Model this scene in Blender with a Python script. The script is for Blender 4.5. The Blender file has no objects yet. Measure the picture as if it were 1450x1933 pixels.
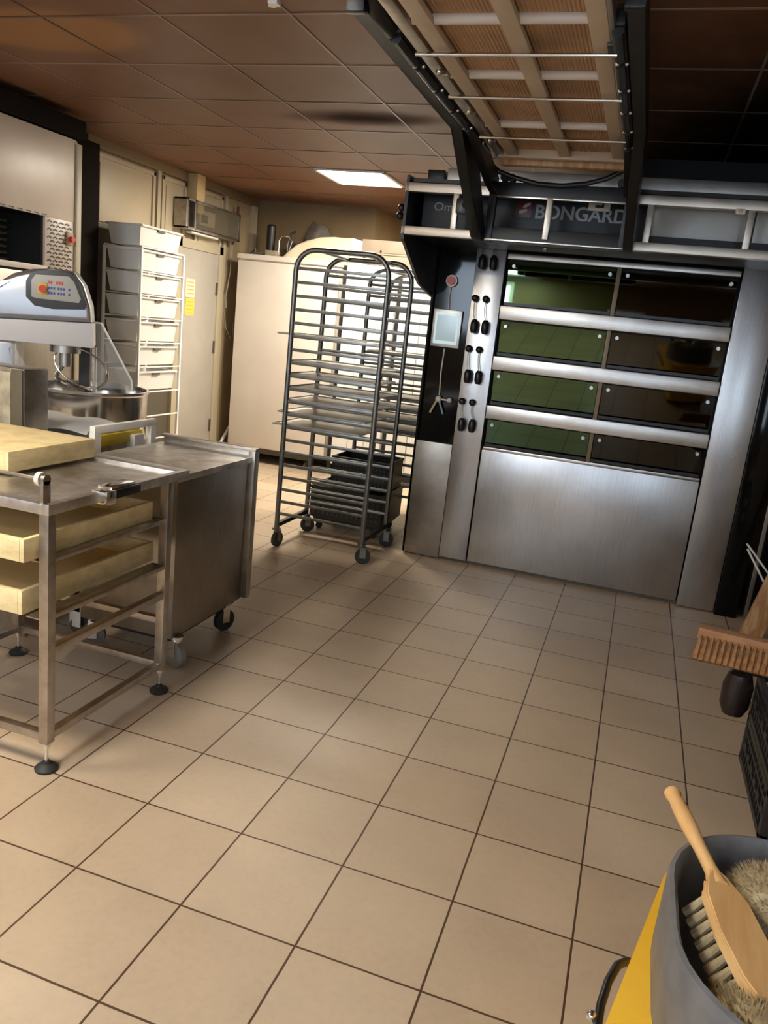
import bpy, bmesh, math, random
from mathutils import Matrix, Vector, Euler
random.seed(7)
PI = math.pi
S = bpy.context.scene
COL = S.collection

# ------------------------------------------------------------------ camera
cam_d = bpy.data.cameras.new('camera'); cam = bpy.data.objects.new('camera', cam_d); COL.objects.link(cam); S.camera = cam
F_PX = 1475.8
cam_d.sensor_fit = 'HORIZONTAL'; cam_d.sensor_width = 36.0; cam_d.lens = 36.0 * F_PX / 1450.0
cam_d.clip_start = 0.02; cam_d.clip_end = 60
RV = [(0.9439089, 0.3131118, 0.1048661), (0.1700504, -0.1887047, -0.9671987), (-0.2830526, 0.9307801, -0.2313648)]
right = Vector(RV[0]); down = Vector(RV[1]); fwd = Vector(RV[2])
M = Matrix.Identity(4)
for i in range(3):
    M[i][0] = right[i]; M[i][1] = -down[i]; M[i][2] = -fwd[i]
M.translation = Vector((1.91981, -1.23663, 1.54863))
cam.matrix_world = M

# ------------------------------------------------------------------ world, exposure
W = bpy.data.worlds.new('world'); S.world = W; W.use_nodes = True
W.node_tree.nodes['Background'].inputs[0].default_value = (0.8, 0.9, 1.0, 1); W.node_tree.nodes['Background'].inputs[1].default_value = 0.3
S.view_settings.view_transform = 'Standard'; S.view_settings.look = 'None'
S.view_settings.exposure = 1.22; S.view_settings.gamma = 1.0
S.view_settings.use_curve_mapping = False
LAMP_POWER = 20.0          # emission of the ceiling panels
WARM = (1.0, 0.86, 0.66, 1)

# ------------------------------------------------------------------ materials
def mat(name, col, rough=0.5, metal=0.0, spec=0.5, emis=None, es=0.0, alpha=1.0, trans=0.0, coat=0.0, ior=None):
    m = bpy.data.materials.new(name); m.use_nodes = True
    b = m.node_tree.nodes['Principled BSDF']
    b.inputs['Base Color'].default_value = (*col[:3], 1); b.inputs['Roughness'].default_value = rough
    b.inputs['Metallic'].default_value = metal; b.inputs['Specular IOR Level'].default_value = spec
    b.inputs['Transmission Weight'].default_value = trans; b.inputs['Coat Weight'].default_value = coat
    if ior: b.inputs['IOR'].default_value = ior
    if emis: b.inputs['Emission Color'].default_value = (*emis[:3], 1); b.inputs['Emission Strength'].default_value = es
    b.inputs['Alpha'].default_value = alpha
    return m
def nodes(m): return m.node_tree.nodes, m.node_tree.links, m.node_tree.nodes['Principled BSDF']
def coords(m, scale=(1, 1, 1), rot=(0, 0, 0), kind='Object', loc=(0, 0, 0)):
    n, l, b = nodes(m)
    t = n.new('ShaderNodeTexCoord'); mp = n.new('ShaderNodeMapping')
    mp.inputs['Scale'].default_value = scale; mp.inputs['Rotation'].default_value = rot; mp.inputs['Location'].default_value = loc
    l.new(t.outputs[kind], mp.inputs[0]); return mp.outputs[0]
def ramp(m, src, stops):
    n, l, b = nodes(m); r = n.new('ShaderNodeValToRGB'); l.new(src, r.inputs[0])
    e = r.color_ramp.elements
    while len(e) < len(stops): e.new(0.5)
    for i, (p, c) in enumerate(stops): e[i].position = p; e[i].color = (*c[:3], 1)
    return r.outputs[0]
def noise(m, vec, scale, detail=4, rough=0.6):
    n, l, b = nodes(m); t = n.new('ShaderNodeTexNoise'); t.inputs['Scale'].default_value = scale
    t.inputs['Detail'].default_value = detail; t.inputs['Roughness'].default_value = rough; l.new(vec, t.inputs['Vector']); return t.outputs['Fac']
def varied(name, c1, c2, scale=6, rough=0.5, metal=0.0, stretch=(1, 1, 1), bump=0.0, detail=4, lo=0.35, hi=0.65, **k):
    m = mat(name, c1, rough, metal, **k); n, l, b = nodes(m)
    v = coords(m, stretch); f = noise(m, v, scale, detail)
    l.new(ramp(m, f, [(lo, c1), (hi, c2)]), b.inputs['Base Color'])
    if bump:
        bn = n.new('ShaderNodeBump'); bn.inputs['Strength'].default_value = bump; bn.inputs['Distance'].default_value = 0.002
        l.new(f, bn.inputs['Height']); l.new(bn.outputs[0], b.inputs['Normal'])
    return m
def brushed(name, c1, c2, rough=0.3, stretch=(60, 60, 1), blotch=3.0, aniso=0.0, bump=0.06):
    m = mat(name, c1, rough, 1.0); n, l, b = nodes(m)
    v = coords(m, stretch); f = noise(m, v, 4, 3)
    v2 = coords(m, (1, 1, 1)); f2 = noise(m, v2, blotch, 4)
    mx = n.new('ShaderNodeMix'); mx.data_type = 'FLOAT'; mx.inputs[0].default_value = 0.5; l.new(f, mx.inputs[2]); l.new(f2, mx.inputs[3])
    l.new(ramp(m, mx.outputs[0], [(0.38, c1), (0.62, c2)]), b.inputs['Base Color'])
    mr = n.new('ShaderNodeMapRange'); mr.inputs['To Min'].default_value = rough * 0.8; mr.inputs['To Max'].default_value = rough * 1.25
    l.new(f2, mr.inputs[0]); l.new(mr.outputs[0], b.inputs['Roughness'])
    bn = n.new('ShaderNodeBump'); bn.inputs['Strength'].default_value = bump; bn.inputs['Distance'].default_value = 0.001
    l.new(f, bn.inputs['Height'])
    if bump: l.new(bn.outputs[0], b.inputs['Normal'])
    b.inputs['Anisotropic'].default_value = aniso
    return m

steel = brushed('steel_panel', (0.43, 0.43, 0.43), (0.56, 0.56, 0.57), 0.29, (70, 70, 1.2), 2.5, 0.0, bump=0.0)
steel_h = brushed('steel_rail', (0.50, 0.47, 0.43), (0.68, 0.67, 0.66), 0.33, (1.2, 70, 70), 5)
steel_dark = brushed('steel_cabinet', (0.27, 0.24, 0.21), (0.36, 0.33, 0.29), 0.34, (2, 40, 2), 4)
steel_cart = brushed('steel_cart', (0.36, 0.33, 0.29), (0.52, 0.48, 0.44), 0.36, (6, 6, 6), 9)
steel_top = brushed('floured_steel', (0.42, 0.39, 0.36), (0.74, 0.72, 0.69), 0.42, (3, 3, 3), 7)
steel_hood = brushed('hood_bar_steel', (0.52, 0.46, 0.39), (0.66, 0.60, 0.52), 0.38, (1, 20, 20), 6)
steel_plate = varied('hood_plate_grey', (0.42, 0.42, 0.40), (0.50, 0.50, 0.48), 3, 0.4, metal=0.2)
rack_metal = brushed('rack_steel', (0.19, 0.20, 0.20), (0.28, 0.29, 0.29), 0.38, (5, 5, 5), 6)
mixer_steel = brushed('mixer_bowl_steel', (0.60, 0.59, 0.58), (0.72, 0.71, 0.70), 0.16, (2, 2, 30), 2)
chrome = mat('chrome', (0.8, 0.8, 0.8), 0.12, 1.0)
rod_chrome = mat('rod_steel', (0.62, 0.58, 0.52), 0.25, 1.0)
black = mat('black_plastic', (0.008, 0.008, 0.009), 0.35)
black_paint = varied('black_paint', (0.005, 0.005, 0.005), (0.013, 0.012, 0.011), 5, 0.42)
black_gloss = mat('black_gloss_panel', (0.004, 0.004, 0.004), 0.08, spec=0.25)
fascia_m = mat('fascia_dark', (0.012, 0.014, 0.018), 0.45)
black_matt = mat('soot_black', (0.006, 0.005, 0.005), 0.6)  # near-black for the shade between the back cabinets
dark_casing = mat('dark_casing', (0.006, 0.005, 0.005), 0.35, spec=0.3)
rubber = mat('rubber', (0.02, 0.02, 0.02), 0.6)
wheel_grey = mat('caster_tread', (0.12, 0.12, 0.115), 0.45)
white_paint = varied('white_paint', (0.84, 0.83, 0.80), (0.89, 0.88, 0.85), 8, 0.4)
white_plastic = mat('tote_plastic', (0.80, 0.79, 0.76), 0.35)
cream_paint = varied('cream_paint', (0.70, 0.63, 0.55), (0.76, 0.69, 0.61), 2.5, 0.4)
cream_yellow = varied('cream_cover', (0.80, 0.70, 0.50), (0.84, 0.76, 0.58), 3, 0.4)
bright_white = mat('bright_white_laminate', (0.88, 0.87, 0.84), 0.35)
wood_tray = varied('tray_wood', (0.80, 0.66, 0.36), (0.60, 0.45, 0.22), 5, 0.55, stretch=(2, 2, 5), bump=0.1, lo=0.40, hi=0.72)
wood_tray_in = varied('tray_wood_inside', (0.70, 0.50, 0.22), (0.60, 0.42, 0.18), 5, 0.6)
wood_light = varied('brush_beech', (0.80, 0.50, 0.22), (0.68, 0.38, 0.14), 4, 0.42, stretch=(8, 1, 8), detail=6)
wood_broom = varied('broom_wood', (0.44, 0.23, 0.10), (0.34, 0.16, 0.07), 5, 0.5, stretch=(1, 12, 12))
wood_plank = varied('plank_wood', (0.52, 0.32, 0.16), (0.36, 0.17, 0.06), 3, 0.55, stretch=(9, 9, 1), lo=0.42, hi=0.6)
bristle_tan = varied('bristle_tan', (0.52, 0.42, 0.25), (0.36, 0.27, 0.14), 60, 0.85, stretch=(1, 1, 0.2))
bristle_brown = varied('bristle_brown', (0.42, 0.22, 0.09), (0.25, 0.11, 0.04), 40, 0.8)
slat_beige = varied('slat_beige', (0.47, 0.37, 0.26), (0.56, 0.45, 0.33), 6, 0.5, stretch=(1, 0.3, 1))
tube_white = mat('tube_greige', (0.62, 0.56, 0.50), 0.4)
grey_plastic = varied('wringer_grey', (0.115, 0.115, 0.12), (0.16, 0.16, 0.165), 20, 0.42, detail=6)
yellow_plastic = varied('bucket_yellow', (0.86, 0.47, 0.03), (0.92, 0.54, 0.05), 6, 0.38)
crate_black = mat('crate_black', (0.018, 0.017, 0.017), 0.4)
green_glass = mat('green_mirror_glass', (0.080, 0.125, 0.068), 0.025, 1.0)
glass_left = green_glass
glass_dark_refl = mat('oven_dark_glass', (0.055, 0.052, 0.042), 0.03, 1.0)  # right doors: their darker reflection is put into the colour
clear = mat('clear_acrylic', (0.9, 0.9, 0.9), 0.05, 0, alpha=0.14)
smoke_clear = mat('dusty_acrylic', (0.20, 0.17, 0.12), 0.15, 0, alpha=0.35)
red = mat('red_button', (0.60, 0.04, 0.03), 0.35)
cream_ring = mat('cream_ring', (0.72, 0.66, 0.55), 0.4)
screen_mat = mat('screen_face', (0.20, 0.25, 0.26), 0.12, emis=(0.30, 0.38, 0.40), es=0.35)
screen_edge = mat('screen_border', (0.42, 0.48, 0.48), 0.2, emis=(0.6, 0.75, 0.76), es=0.3)
silver = mat('silver_bezel', (0.50, 0.50, 0.50), 0.35, 1.0)
text_grey = mat('sign_text_grey', (0.36, 0.36, 0.37), 0.4)
text_dim = mat('sign_text_dim', (0.20, 0.20, 0.20), 0.4)
logo_red = mat('logo_maroon', (0.09, 0.022, 0.02), 0.35)
logo_pale = mat('logo_pale', (0.55, 0.42, 0.38), 0.4)
mixer_silver = varied('mixer_silver', (0.42, 0.43, 0.46), (0.48, 0.49, 0.52), 4, 0.28, metal=0.75)
mixer_band = mat('mixer_band', (0.66, 0.65, 0.66), 0.4)
panel_grey = mat('mixer_panel_face', (0.46, 0.46, 0.42), 0.35)
panel_dark = mat('mixer_panel_surround', (0.06, 0.065, 0.07), 0.4)
blue = mat('blue_key', (0.03, 0.08, 0.35), 0.4)
orange_yel = mat('yellow_base', (0.80, 0.50, 0.06), 0.45)
red_led = mat('red_digits', (0.75, 0.05, 0.06), 0.4)
wall_beige = varied('wall_beige_panel', (0.36, 0.28, 0.17), (0.42, 0.33, 0.20), 2, 0.5)
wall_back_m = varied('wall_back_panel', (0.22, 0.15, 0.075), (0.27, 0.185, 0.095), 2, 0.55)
panel_light = varied('wall_light_panel', (0.50, 0.42, 0.29), (0.56, 0.47, 0.33), 2, 0.45)
trim_light = mat('trim_light', (0.48, 0.42, 0.30), 0.45)
duct_cream = mat('duct_cream', (0.62, 0.47, 0.25), 0.45)
door_grey = varied('door_grey', (0.42, 0.39, 0.34), (0.48, 0.45, 0.40), 2, 0.4)
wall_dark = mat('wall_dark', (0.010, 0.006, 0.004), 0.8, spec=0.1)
gap_brown = mat('gap_brown', (0.10, 0.085, 0.06), 0.5)
machine_panel = varied('machine_panel', (0.60, 0.50, 0.41), (0.68, 0.58, 0.49), 2, 0.35)
opening_black = mat('opening_black', (0.01, 0.01, 0.01), 0.35)
paper = mat('paper', (0.85, 0.82, 0.74), 0.6)
paper_yellow = mat('paper_yellow', (0.85, 0.62, 0.10), 0.6)
paper_cream = mat('paper_cream', (0.82, 0.74, 0.52), 0.6)
ink_orange = mat('ink_orange', (0.72, 0.42, 0.12), 0.6)
cloth_white = varied('cloth_white', (0.82, 0.85, 0.88), (0.90, 0.91, 0.92), 10, 0.8)
yellow_strip = mat('yellow_strip', (0.62, 0.46, 0.02), 0.4)
brown_box = varied('grey_brown_box', (0.24, 0.19, 0.14), (0.30, 0.24, 0.18), 4, 0.6)
cable_blue = mat('cable_blue', (0.03, 0.03, 0.09), 0.5)
cable_red = mat('cable_maroon', (0.14, 0.03, 0.05), 0.5)
cable_grey = mat('cable_grey', (0.35, 0.32, 0.28), 0.5)
crumple = varied('crumpled_grey', (0.20, 0.17, 0.14), (0.10, 0.085, 0.07), 12, 0.6)
tbar_m = varied('ceiling_grid', (0.32, 0.19, 0.13), (0.07, 0.04, 0.03), 0.7, 0.4)
lamp_m = mat('lamp_diffuser', (0.9, 0.9, 0.9), 0.5, emis=WARM, es=LAMP_POWER)
added_lamp_cool = mat('lamp_diffuser_cool', (0.9, 0.9, 0.9), 0.5, emis=(0.80, 0.90, 1.0), es=LAMP_POWER * 1.3)
lamp_back = mat('lamp_diffuser_back', (0.9, 0.9, 0.9), 0.5, emis=(1.0, 0.90, 0.74), es=LAMP_POWER * 2.4)

# floor tiles: 1/3 m grid, dark brown joints
floor_m = mat('floor_tiles', (0.5, 0.4, 0.3), 0.35); n, l, b = nodes(floor_m)
v = coords(floor_m)
bt = n.new('ShaderNodeTexBrick'); bt.offset = 0; bt.offset_frequency = 1; bt.squash = 1; bt.squash_frequency = 1
bt.inputs['Color1'].default_value = (0.49, 0.385, 0.275, 1); bt.inputs['Color2'].default_value = (0.56, 0.45, 0.33, 1)
bt.inputs['Mortar'].default_value = (0.085, 0.045, 0.025, 1)
bt.inputs['Scale'].default_value = 1.0; bt.inputs['Mortar Size'].default_value = 0.0032; bt.inputs['Mortar Smooth'].default_value = 0.15
bt.inputs['Bias'].default_value = 0.0
bt.inputs['Brick Width'].default_value = 1 / 3; bt.inputs['Row Height'].default_value = 1 / 3
wob = n.new('ShaderNodeTexNoise'); wob.inputs['Scale'].default_value = 9; l.new(v, wob.inputs['Vector'])
vm = n.new('ShaderNodeVectorMath'); vm.operation = 'MULTIPLY_ADD'; vm.inputs[1].default_value = (0.0025, 0.0025, 0); l.new(wob.outputs['Color'], vm.inputs[0]); l.new(v, vm.inputs[2])
l.new(vm.outputs[0], bt.inputs['Vector'])
f1 = noise(floor_m, v, 2.2, 5); f2 = noise(floor_m, v, 45, 3)
hs = n.new('ShaderNodeMix'); hs.data_type = 'RGBA'; hs.blend_type = 'MULTIPLY'; hs.inputs[0].default_value = 1.0
l.new(bt.outputs['Color'], hs.inputs[6]); l.new(ramp(floor_m, f1, [(0.3, (0.86, 0.84, 0.82)), (0.7, (1.05, 1.03, 1.0))]), hs.inputs[7])
hs2 = n.new('ShaderNodeMix'); hs2.data_type = 'RGBA'; hs2.blend_type = 'MULTIPLY'; hs2.inputs[0].default_value = 1.0
l.new(hs.outputs[2], hs2.inputs[6]); l.new(ramp(floor_m, f2, [(0.25, (0.93, 0.93, 0.93)), (0.55, (1, 1, 1))]), hs2.inputs[7])
l.new(hs2.outputs[2], b.inputs['Base Color'])
bp = n.new('ShaderNodeBump'); bp.inputs['Strength'].default_value = 0.5; bp.inputs['Distance'].default_value = 0.002; bp.invert = True
l.new(bt.outputs['Fac'], bp.inputs['Height']); l.new(bp.outputs[0], b.inputs['Normal'])
mr = n.new('ShaderNodeMapRange'); mr.inputs['To Min'].default_value = 0.36; mr.inputs['To Max'].default_value = 0.5; l.new(f1, mr.inputs[0]); l.new(mr.outputs[0], b.inputs['Roughness'])

# ceiling panels with a soot smear and a broad dark area near the oven
ceil_m = mat('ceiling_panels', (0.3, 0.2, 0.15), 0.3); n, l, b = nodes(ceil_m)
v = coords(ceil_m); f1 = noise(ceil_m, v, 0.9, 3)
base = ramp(ceil_m, f1, [(0.35, (0.17, 0.075, 0.036)), (0.65, (0.22, 0.115, 0.07))])
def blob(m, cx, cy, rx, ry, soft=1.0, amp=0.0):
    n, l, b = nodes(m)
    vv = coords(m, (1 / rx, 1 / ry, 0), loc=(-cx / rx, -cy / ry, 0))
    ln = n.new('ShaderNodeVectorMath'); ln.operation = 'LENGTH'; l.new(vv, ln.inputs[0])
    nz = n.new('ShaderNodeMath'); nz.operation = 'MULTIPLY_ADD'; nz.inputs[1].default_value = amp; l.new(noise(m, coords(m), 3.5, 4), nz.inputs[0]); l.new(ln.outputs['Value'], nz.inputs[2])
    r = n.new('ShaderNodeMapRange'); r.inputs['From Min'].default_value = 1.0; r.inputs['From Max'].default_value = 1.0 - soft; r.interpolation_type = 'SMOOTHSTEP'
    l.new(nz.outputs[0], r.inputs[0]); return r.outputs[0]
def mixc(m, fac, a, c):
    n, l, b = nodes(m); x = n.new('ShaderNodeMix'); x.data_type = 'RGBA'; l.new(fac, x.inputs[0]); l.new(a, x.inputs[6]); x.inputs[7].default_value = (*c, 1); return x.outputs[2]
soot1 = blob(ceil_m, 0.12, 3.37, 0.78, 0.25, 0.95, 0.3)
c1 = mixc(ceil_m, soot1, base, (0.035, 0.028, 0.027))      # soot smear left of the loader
dark_area = blob(ceil_m, 2.7, 3.6, 1.75, 3.2, 0.6, 0.2)
c1 = mixc(ceil_m, dark_area, c1, (0.006, 0.004, 0.003))        # broad darkening above the oven
c1 = mixc(ceil_m, blob(ceil_m, -0.95, 2.05, 0.62, 0.34, 0.3, 0.15), c1, (0.34, 0.17, 0.07))       # tan water stain
l.new(c1, b.inputs['Base Color']); b.inputs['Roughness'].default_value = 0.45
sm = n.new('ShaderNodeMath'); sm.operation = 'MAXIMUM'; l.new(soot1, sm.inputs[0]); l.new(dark_area, sm.inputs[1])
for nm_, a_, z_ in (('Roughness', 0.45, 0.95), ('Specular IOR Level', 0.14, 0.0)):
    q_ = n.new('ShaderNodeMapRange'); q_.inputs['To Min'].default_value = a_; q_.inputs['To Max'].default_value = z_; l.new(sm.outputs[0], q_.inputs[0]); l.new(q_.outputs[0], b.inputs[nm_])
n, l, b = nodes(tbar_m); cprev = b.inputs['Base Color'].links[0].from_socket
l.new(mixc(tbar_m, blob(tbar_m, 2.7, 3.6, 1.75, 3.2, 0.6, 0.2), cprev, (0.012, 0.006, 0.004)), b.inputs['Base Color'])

loader_m = varied('loader_board', (0.55, 0.33, 0.17), (0.32, 0.19, 0.10), 2.2, 0.6, stretch=(1, 1.6, 1)); n, l, b = nodes(loader_m)
wv = n.new('ShaderNodeTexWave'); wv.wave_type = 'BANDS'; wv.bands_direction = 'X'; wv.inputs['Scale'].default_value = 26; wv.inputs['Distortion'].default_value = 0.2
l.new(coords(loader_m), wv.inputs['Vector']); bp = n.new('ShaderNodeBump'); bp.inputs['Strength'].default_value = 0.8; bp.inputs['Distance'].default_value = 0.004; l.new(wv.outputs['Fac'], bp.inputs['Height']); l.new(bp.outputs[0], b.inputs['Normal'])

# ------------------------------------------------------------------ mesh helpers
WM = {}
def world_of(o): return WM.get(o.name, Matrix.Identity(4))
class MB:
    def __init__(s): s.bm = bmesh.new()
    def _xf(s, vs, rot, piv):
        if rot is not None:
            bmesh.ops.transform(s.bm, matrix=Matrix.Translation(piv) @ Euler(rot).to_matrix().to_4x4() @ Matrix.Translation(-Vector(piv)), verts=vs)
    def box(s, x0, x1, y0, y1, z0, z1, bev=0.0, rot=None, piv=None, seg=2):
        r = bmesh.ops.create_cube(s.bm, size=1); vs = r['verts']
        bmesh.ops.scale(s.bm, vec=(abs(x1 - x0), abs(y1 - y0), abs(z1 - z0)), verts=vs)
        c = Vector(((x0 + x1) / 2, (y0 + y1) / 2, (z0 + z1) / 2)); bmesh.ops.translate(s.bm, vec=c, verts=vs)
        if bev:
            es = list({e for v in vs for e in v.link_edges})
            q = bmesh.ops.bevel(s.bm, geom=es, offset=bev, segments=seg, affect='EDGES', profile=0.6); vs = list({v for f in q['faces'] for v in f.verts} | {v for v in vs if v.is_valid})
        s._xf(vs, rot, piv if piv is not None else c); return s
    def cyl(s, p0, p1, r0, r1=None, n=16, caps=True):
        p0 = Vector(p0); p1 = Vector(p1); d = p1 - p0; r1 = r0 if r1 is None else r1
        q = bmesh.ops.create_cone(s.bm, cap_ends=caps, cap_tris=False, segments=n, radius1=r0, radius2=r1, depth=d.length)
        bmesh.ops.transform(s.bm, matrix=Matrix.Translation((p0 + p1) / 2) @ d.to_track_quat('Z', 'Y').to_matrix().to_4x4(), verts=q['verts']); return s
    def sph(s, c, r, sc=(1, 1, 1), n=16):
        q = bmesh.ops.create_uvsphere(s.bm, u_segments=n, v_segments=max(8, n // 2), radius=r)
        bmesh.ops.scale(s.bm, vec=sc, verts=q['verts']); bmesh.ops.translate(s.bm, vec=c, verts=q['verts']); return s
    def tube(s, pts, r, n=10, closed=False, rs=None, flat=None):
        pts = [Vector(p) for p in pts]; N = len(pts); rings = []
        up = Vector((0, 0, 1)); prev = None
        for i, p in enumerate(pts):
            a = pts[(i - 1) % N] if (closed or i > 0) else p; c = pts[(i + 1) % N] if (closed or i < N - 1) else p
            t = (c - a).normalized()
            if prev is None:
                x = t.cross(up); x = x if x.length > 1e-3 else t.cross(Vector((1, 0, 0))); x.normalize()
            else: x = (prev - t * prev.dot(t)).normalized()
            y = t.cross(x).normalized(); prev = x
            R = rs[i] if rs else r
            fx, fy = flat if flat else (1, 1)
            rings.append([s.bm.verts.new(p + x * R * fx * math.cos(2 * PI * k / n) + y * R * fy * math.sin(2 * PI * k / n)) for k in range(n)])
        for i in range(N if closed else N - 1):
            A = rings[i]; B = rings[(i + 1) % N]
            for k in range(n): s.bm.faces.new((A[k], A[(k + 1) % n], B[(k + 1) % n], B[k]))
        if not closed: s.bm.faces.new(rings[0][::-1]); s.bm.faces.new(rings[-1])
        return s
    def prism(s, poly, axis, a, b_, bev=0.0, seg=2):
        # poly: 2-D outline in the plane across axis; axis 'x': (y,z), 'y': (x,z), 'z': (x,y)
        def P(u, w, t): return {'x': (t, u, w), 'y': (u, t, w), 'z': (u, w, t)}[axis]
        A = [s.bm.verts.new(P(u, w, a)) for u, w in poly]; B = [s.bm.verts.new(P(u, w, b_)) for u, w in poly]
        fs = [s.bm.faces.new(A), s.bm.faces.new(B[::-1])]; N = len(poly)
        for i in range(N): fs.append(s.bm.faces.new((A[i], B[i], B[(i + 1) % N], A[(i + 1) % N])))
        if bev:
            es = list({e for f in fs[:2] for e in f.edges}); bmesh.ops.bevel(s.bm, geom=es, offset=bev, segments=seg, affect='EDGES', profile=0.6)
        return s
    def lathe(s, prof, c, n=40, sx=1.0, sy=1.0):
        rings = []
        for r, z in prof: rings.append([s.bm.verts.new((c[0] + r * sx * math.cos(2 * PI * k / n), c[1] + r * sy * math.sin(2 * PI * k / n), c[2] + z)) for k in range(n)])
        for A, B in zip(rings, rings[1:]):
            for k in range(n): s.bm.faces.new((A[k], A[(k + 1) % n], B[(k + 1) % n], B[k]))
        if prof[0][0] > 1e-4: s.bm.faces.new(rings[0][::-1])
        if prof[-1][0] > 1e-4: s.bm.faces.new(rings[-1])
        return s
    def rot(s, ang, axis, piv):
        bmesh.ops.transform(s.bm, matrix=Matrix.Translation(piv) @ Matrix.Rotation(ang, 4, axis) @ Matrix.Translation(-Vector(piv)), verts=s.bm.verts); return s
    def build(s, name, m, parent=None, smooth=True, label=None):
        bm = s.bm
        bmesh.ops.recalc_face_normals(bm, faces=bm.faces)
        if parent is not None: bmesh.ops.transform(bm, matrix=world_of(parent).inverted(), verts=bm.verts)
        me = bpy.data.meshes.new(name); bm.to_mesh(me); bm.free()
        me.materials.append(m)
        if smooth:
            for p in me.polygons: p.use_smooth = True
            me.set_sharp_from_angle(angle=math.radians(35))
        o = bpy.data.objects.new(name, me); COL.objects.link(o)
        if parent is not None: o.parent = parent; WM[o.name] = world_of(parent)
        if label: o['label'] = label
        return o
def tag(o, label, cat, group=None):
    o['label'] = label; o['category'] = cat
    if group: o['group'] = group
    return o
def thing(name, label, cat, loc=(0, 0, 0), rz=0.0, group=None):
    o = bpy.data.objects.new(name, None); COL.objects.link(o); o.location = loc; o.rotation_euler = (0, 0, rz); o.empty_display_size = 0.1
    WM[o.name] = Matrix.Translation(loc) @ Matrix.Rotation(rz, 4, 'Z')
    return tag(o, label, cat, group)
def struct(o): o['kind'] = 'structure'; return o
def dup(root, loc, rz=None, label=None, group=None):
    r = root.copy(); COL.objects.link(r); r.location = loc
    if rz is not None: r.rotation_euler = (0, 0, rz)
    if label: r['label'] = label
    if group: r['group'] = group
    for ch in list(root.children):
        c = ch.copy(); COL.objects.link(c); c.parent = r
        for g in ch.children:
            d = g.copy(); COL.objects.link(d); d.parent = c
    return r
def text(name, body, size, loc, rot, m, parent, ext=0.0008, bold=0.0, sx=1.0):
    cu = bpy.data.curves.new(name, 'FONT'); cu.body = body; cu.size = size; cu.extrude = ext; cu.offset = bold
    cu.materials.append(m); tmp = bpy.data.objects.new(name, cu); COL.objects.link(tmp)
    dg = bpy.context.evaluated_depsgraph_get(); me = bpy.data.meshes.new_from_object(tmp.evaluated_get(dg)); bpy.data.objects.remove(tmp)
    me.name = name; o = bpy.data.objects.new(name, me); COL.objects.link(o)
    o.parent = parent; lm = world_of(parent).inverted() @ (Matrix.Translation(loc) @ Euler(rot).to_matrix().to_4x4() @ Matrix.Diagonal((sx, 1, 1, 1)))
    o.matrix_local = lm; return o
def arc(c, r, a0, a1, n, plane='xz', y=0.0):
    out = []
    for i in range(n + 1):
        a = a0 + (a1 - a0) * i / n
        out.append((c[0] + r * math.cos(a), y, c[1] + r * math.sin(a)) if plane == 'xz' else (c[0] + r * math.cos(a), c[1] + r * math.sin(a), y))
    return out
def rrect(x0, x1, y0, y1, r, n=6):
    P = []
    for (cx, cy, a) in ((x1 - r, y1 - r, 0), (x0 + r, y1 - r, PI / 2), (x0 + r, y0 + r, PI), (x1 - r, y0 + r, 1.5 * PI)):
        for i in range(n + 1): P.append((cx + r * math.cos(a + PI / 2 * i / n), cy + r * math.sin(a + PI / 2 * i / n)))
    return P

H = 2.694
XL, XR, YF, YB = -2.30, 3.35, -2.6, 6.75
# ------------------------------------------------------------------ the setting
struct(MB().box(XL - .1, XR + .1, YF - .1, 8.5, -0.06, 0).build('floor', floor_m))
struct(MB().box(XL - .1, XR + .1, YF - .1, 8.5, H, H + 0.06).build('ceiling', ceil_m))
g = MB()
GX, GY, GS = 0.3665, 1.8755, 0.598
k = -12
for k in range(-12, 12):
    x = GX + GS * k
    if XL < x < XR: g.box(x - .006, x + .006, YF, 8.4, H - .003, H + .001)
    y = GY + GS * k
    if YF < y < 8.4: g.box(XL, XR, y - .006, y + .006, H - .0035, H + .001)
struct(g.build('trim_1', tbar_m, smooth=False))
struct(MB().box(XL - .1, XL, YF, 6.85, 0, H).build('wall_left', wall_beige))
struct(MB().box(XL, -0.93, YB, YB + .1, 0, H).build('wall_back', wall_back_m))
struct(MB().box(-1.03, -0.93, YB + .1, 8.4, 0, H).build('wall_recess', wall_back_m))
struct(MB().box(-1.03, XR, 8.4, 8.5, 0, H).build('wall_far', panel_light))
struct(MB().box(XR, XR + .1, YF, 8.5, 0, H).build('wall_right', wall_beige))
struct(MB().box(XL - .1, XR + .1, YF - .1, YF, 0, H).build('wall_front', wall_back_m))

# left wall joinery: framed panels, posts, cornice
t = MB(); t.box(XL, XL + .035, 4.0, 6.75, H - .075, H)
struct(t.build('trim_2', mat('cornice_beige', (0.24, 0.17, 0.09), 0.5)))
t = MB(); t.box(XL, XL + .02, 3.3, 4.04, 0, H); struct(t.build('trim_3', wall_dark))  # near-black sheet: shade of the gap beside the machine, put into colour
t = MB(); t.box(XL, XL + .012, 4.02, 5.28, 0, 2.09); struct(t.build('trim_4', gap_brown))
def wpanel(nm, y0, y1, z0, z1):
    t = MB(); x = XL
    t.box(x, x + .012, y0, y1, z0, z1)
    for (a, b_, c, d) in ((y0, y0 + .035, z0, z1), (y1 - .035, y1, z0, z1), (y0, y1, z1 - .035, z1)): t.box(x, x + .028, a, b_, c, d, .004)
    t.box(x, x + .02, y0 + .07, y1 - .07, z0, z1 - .07, .003)
    struct(t.build(nm, panel_light))
wpanel('trim_5', 4.09, 4.88, 2.10, 2.60); wpanel('trim_6', 4.98, 5.36, 2.10, 2.60); wpanel('trim_7', 5.53, 6.02, 2.10, 2.60)
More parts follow.
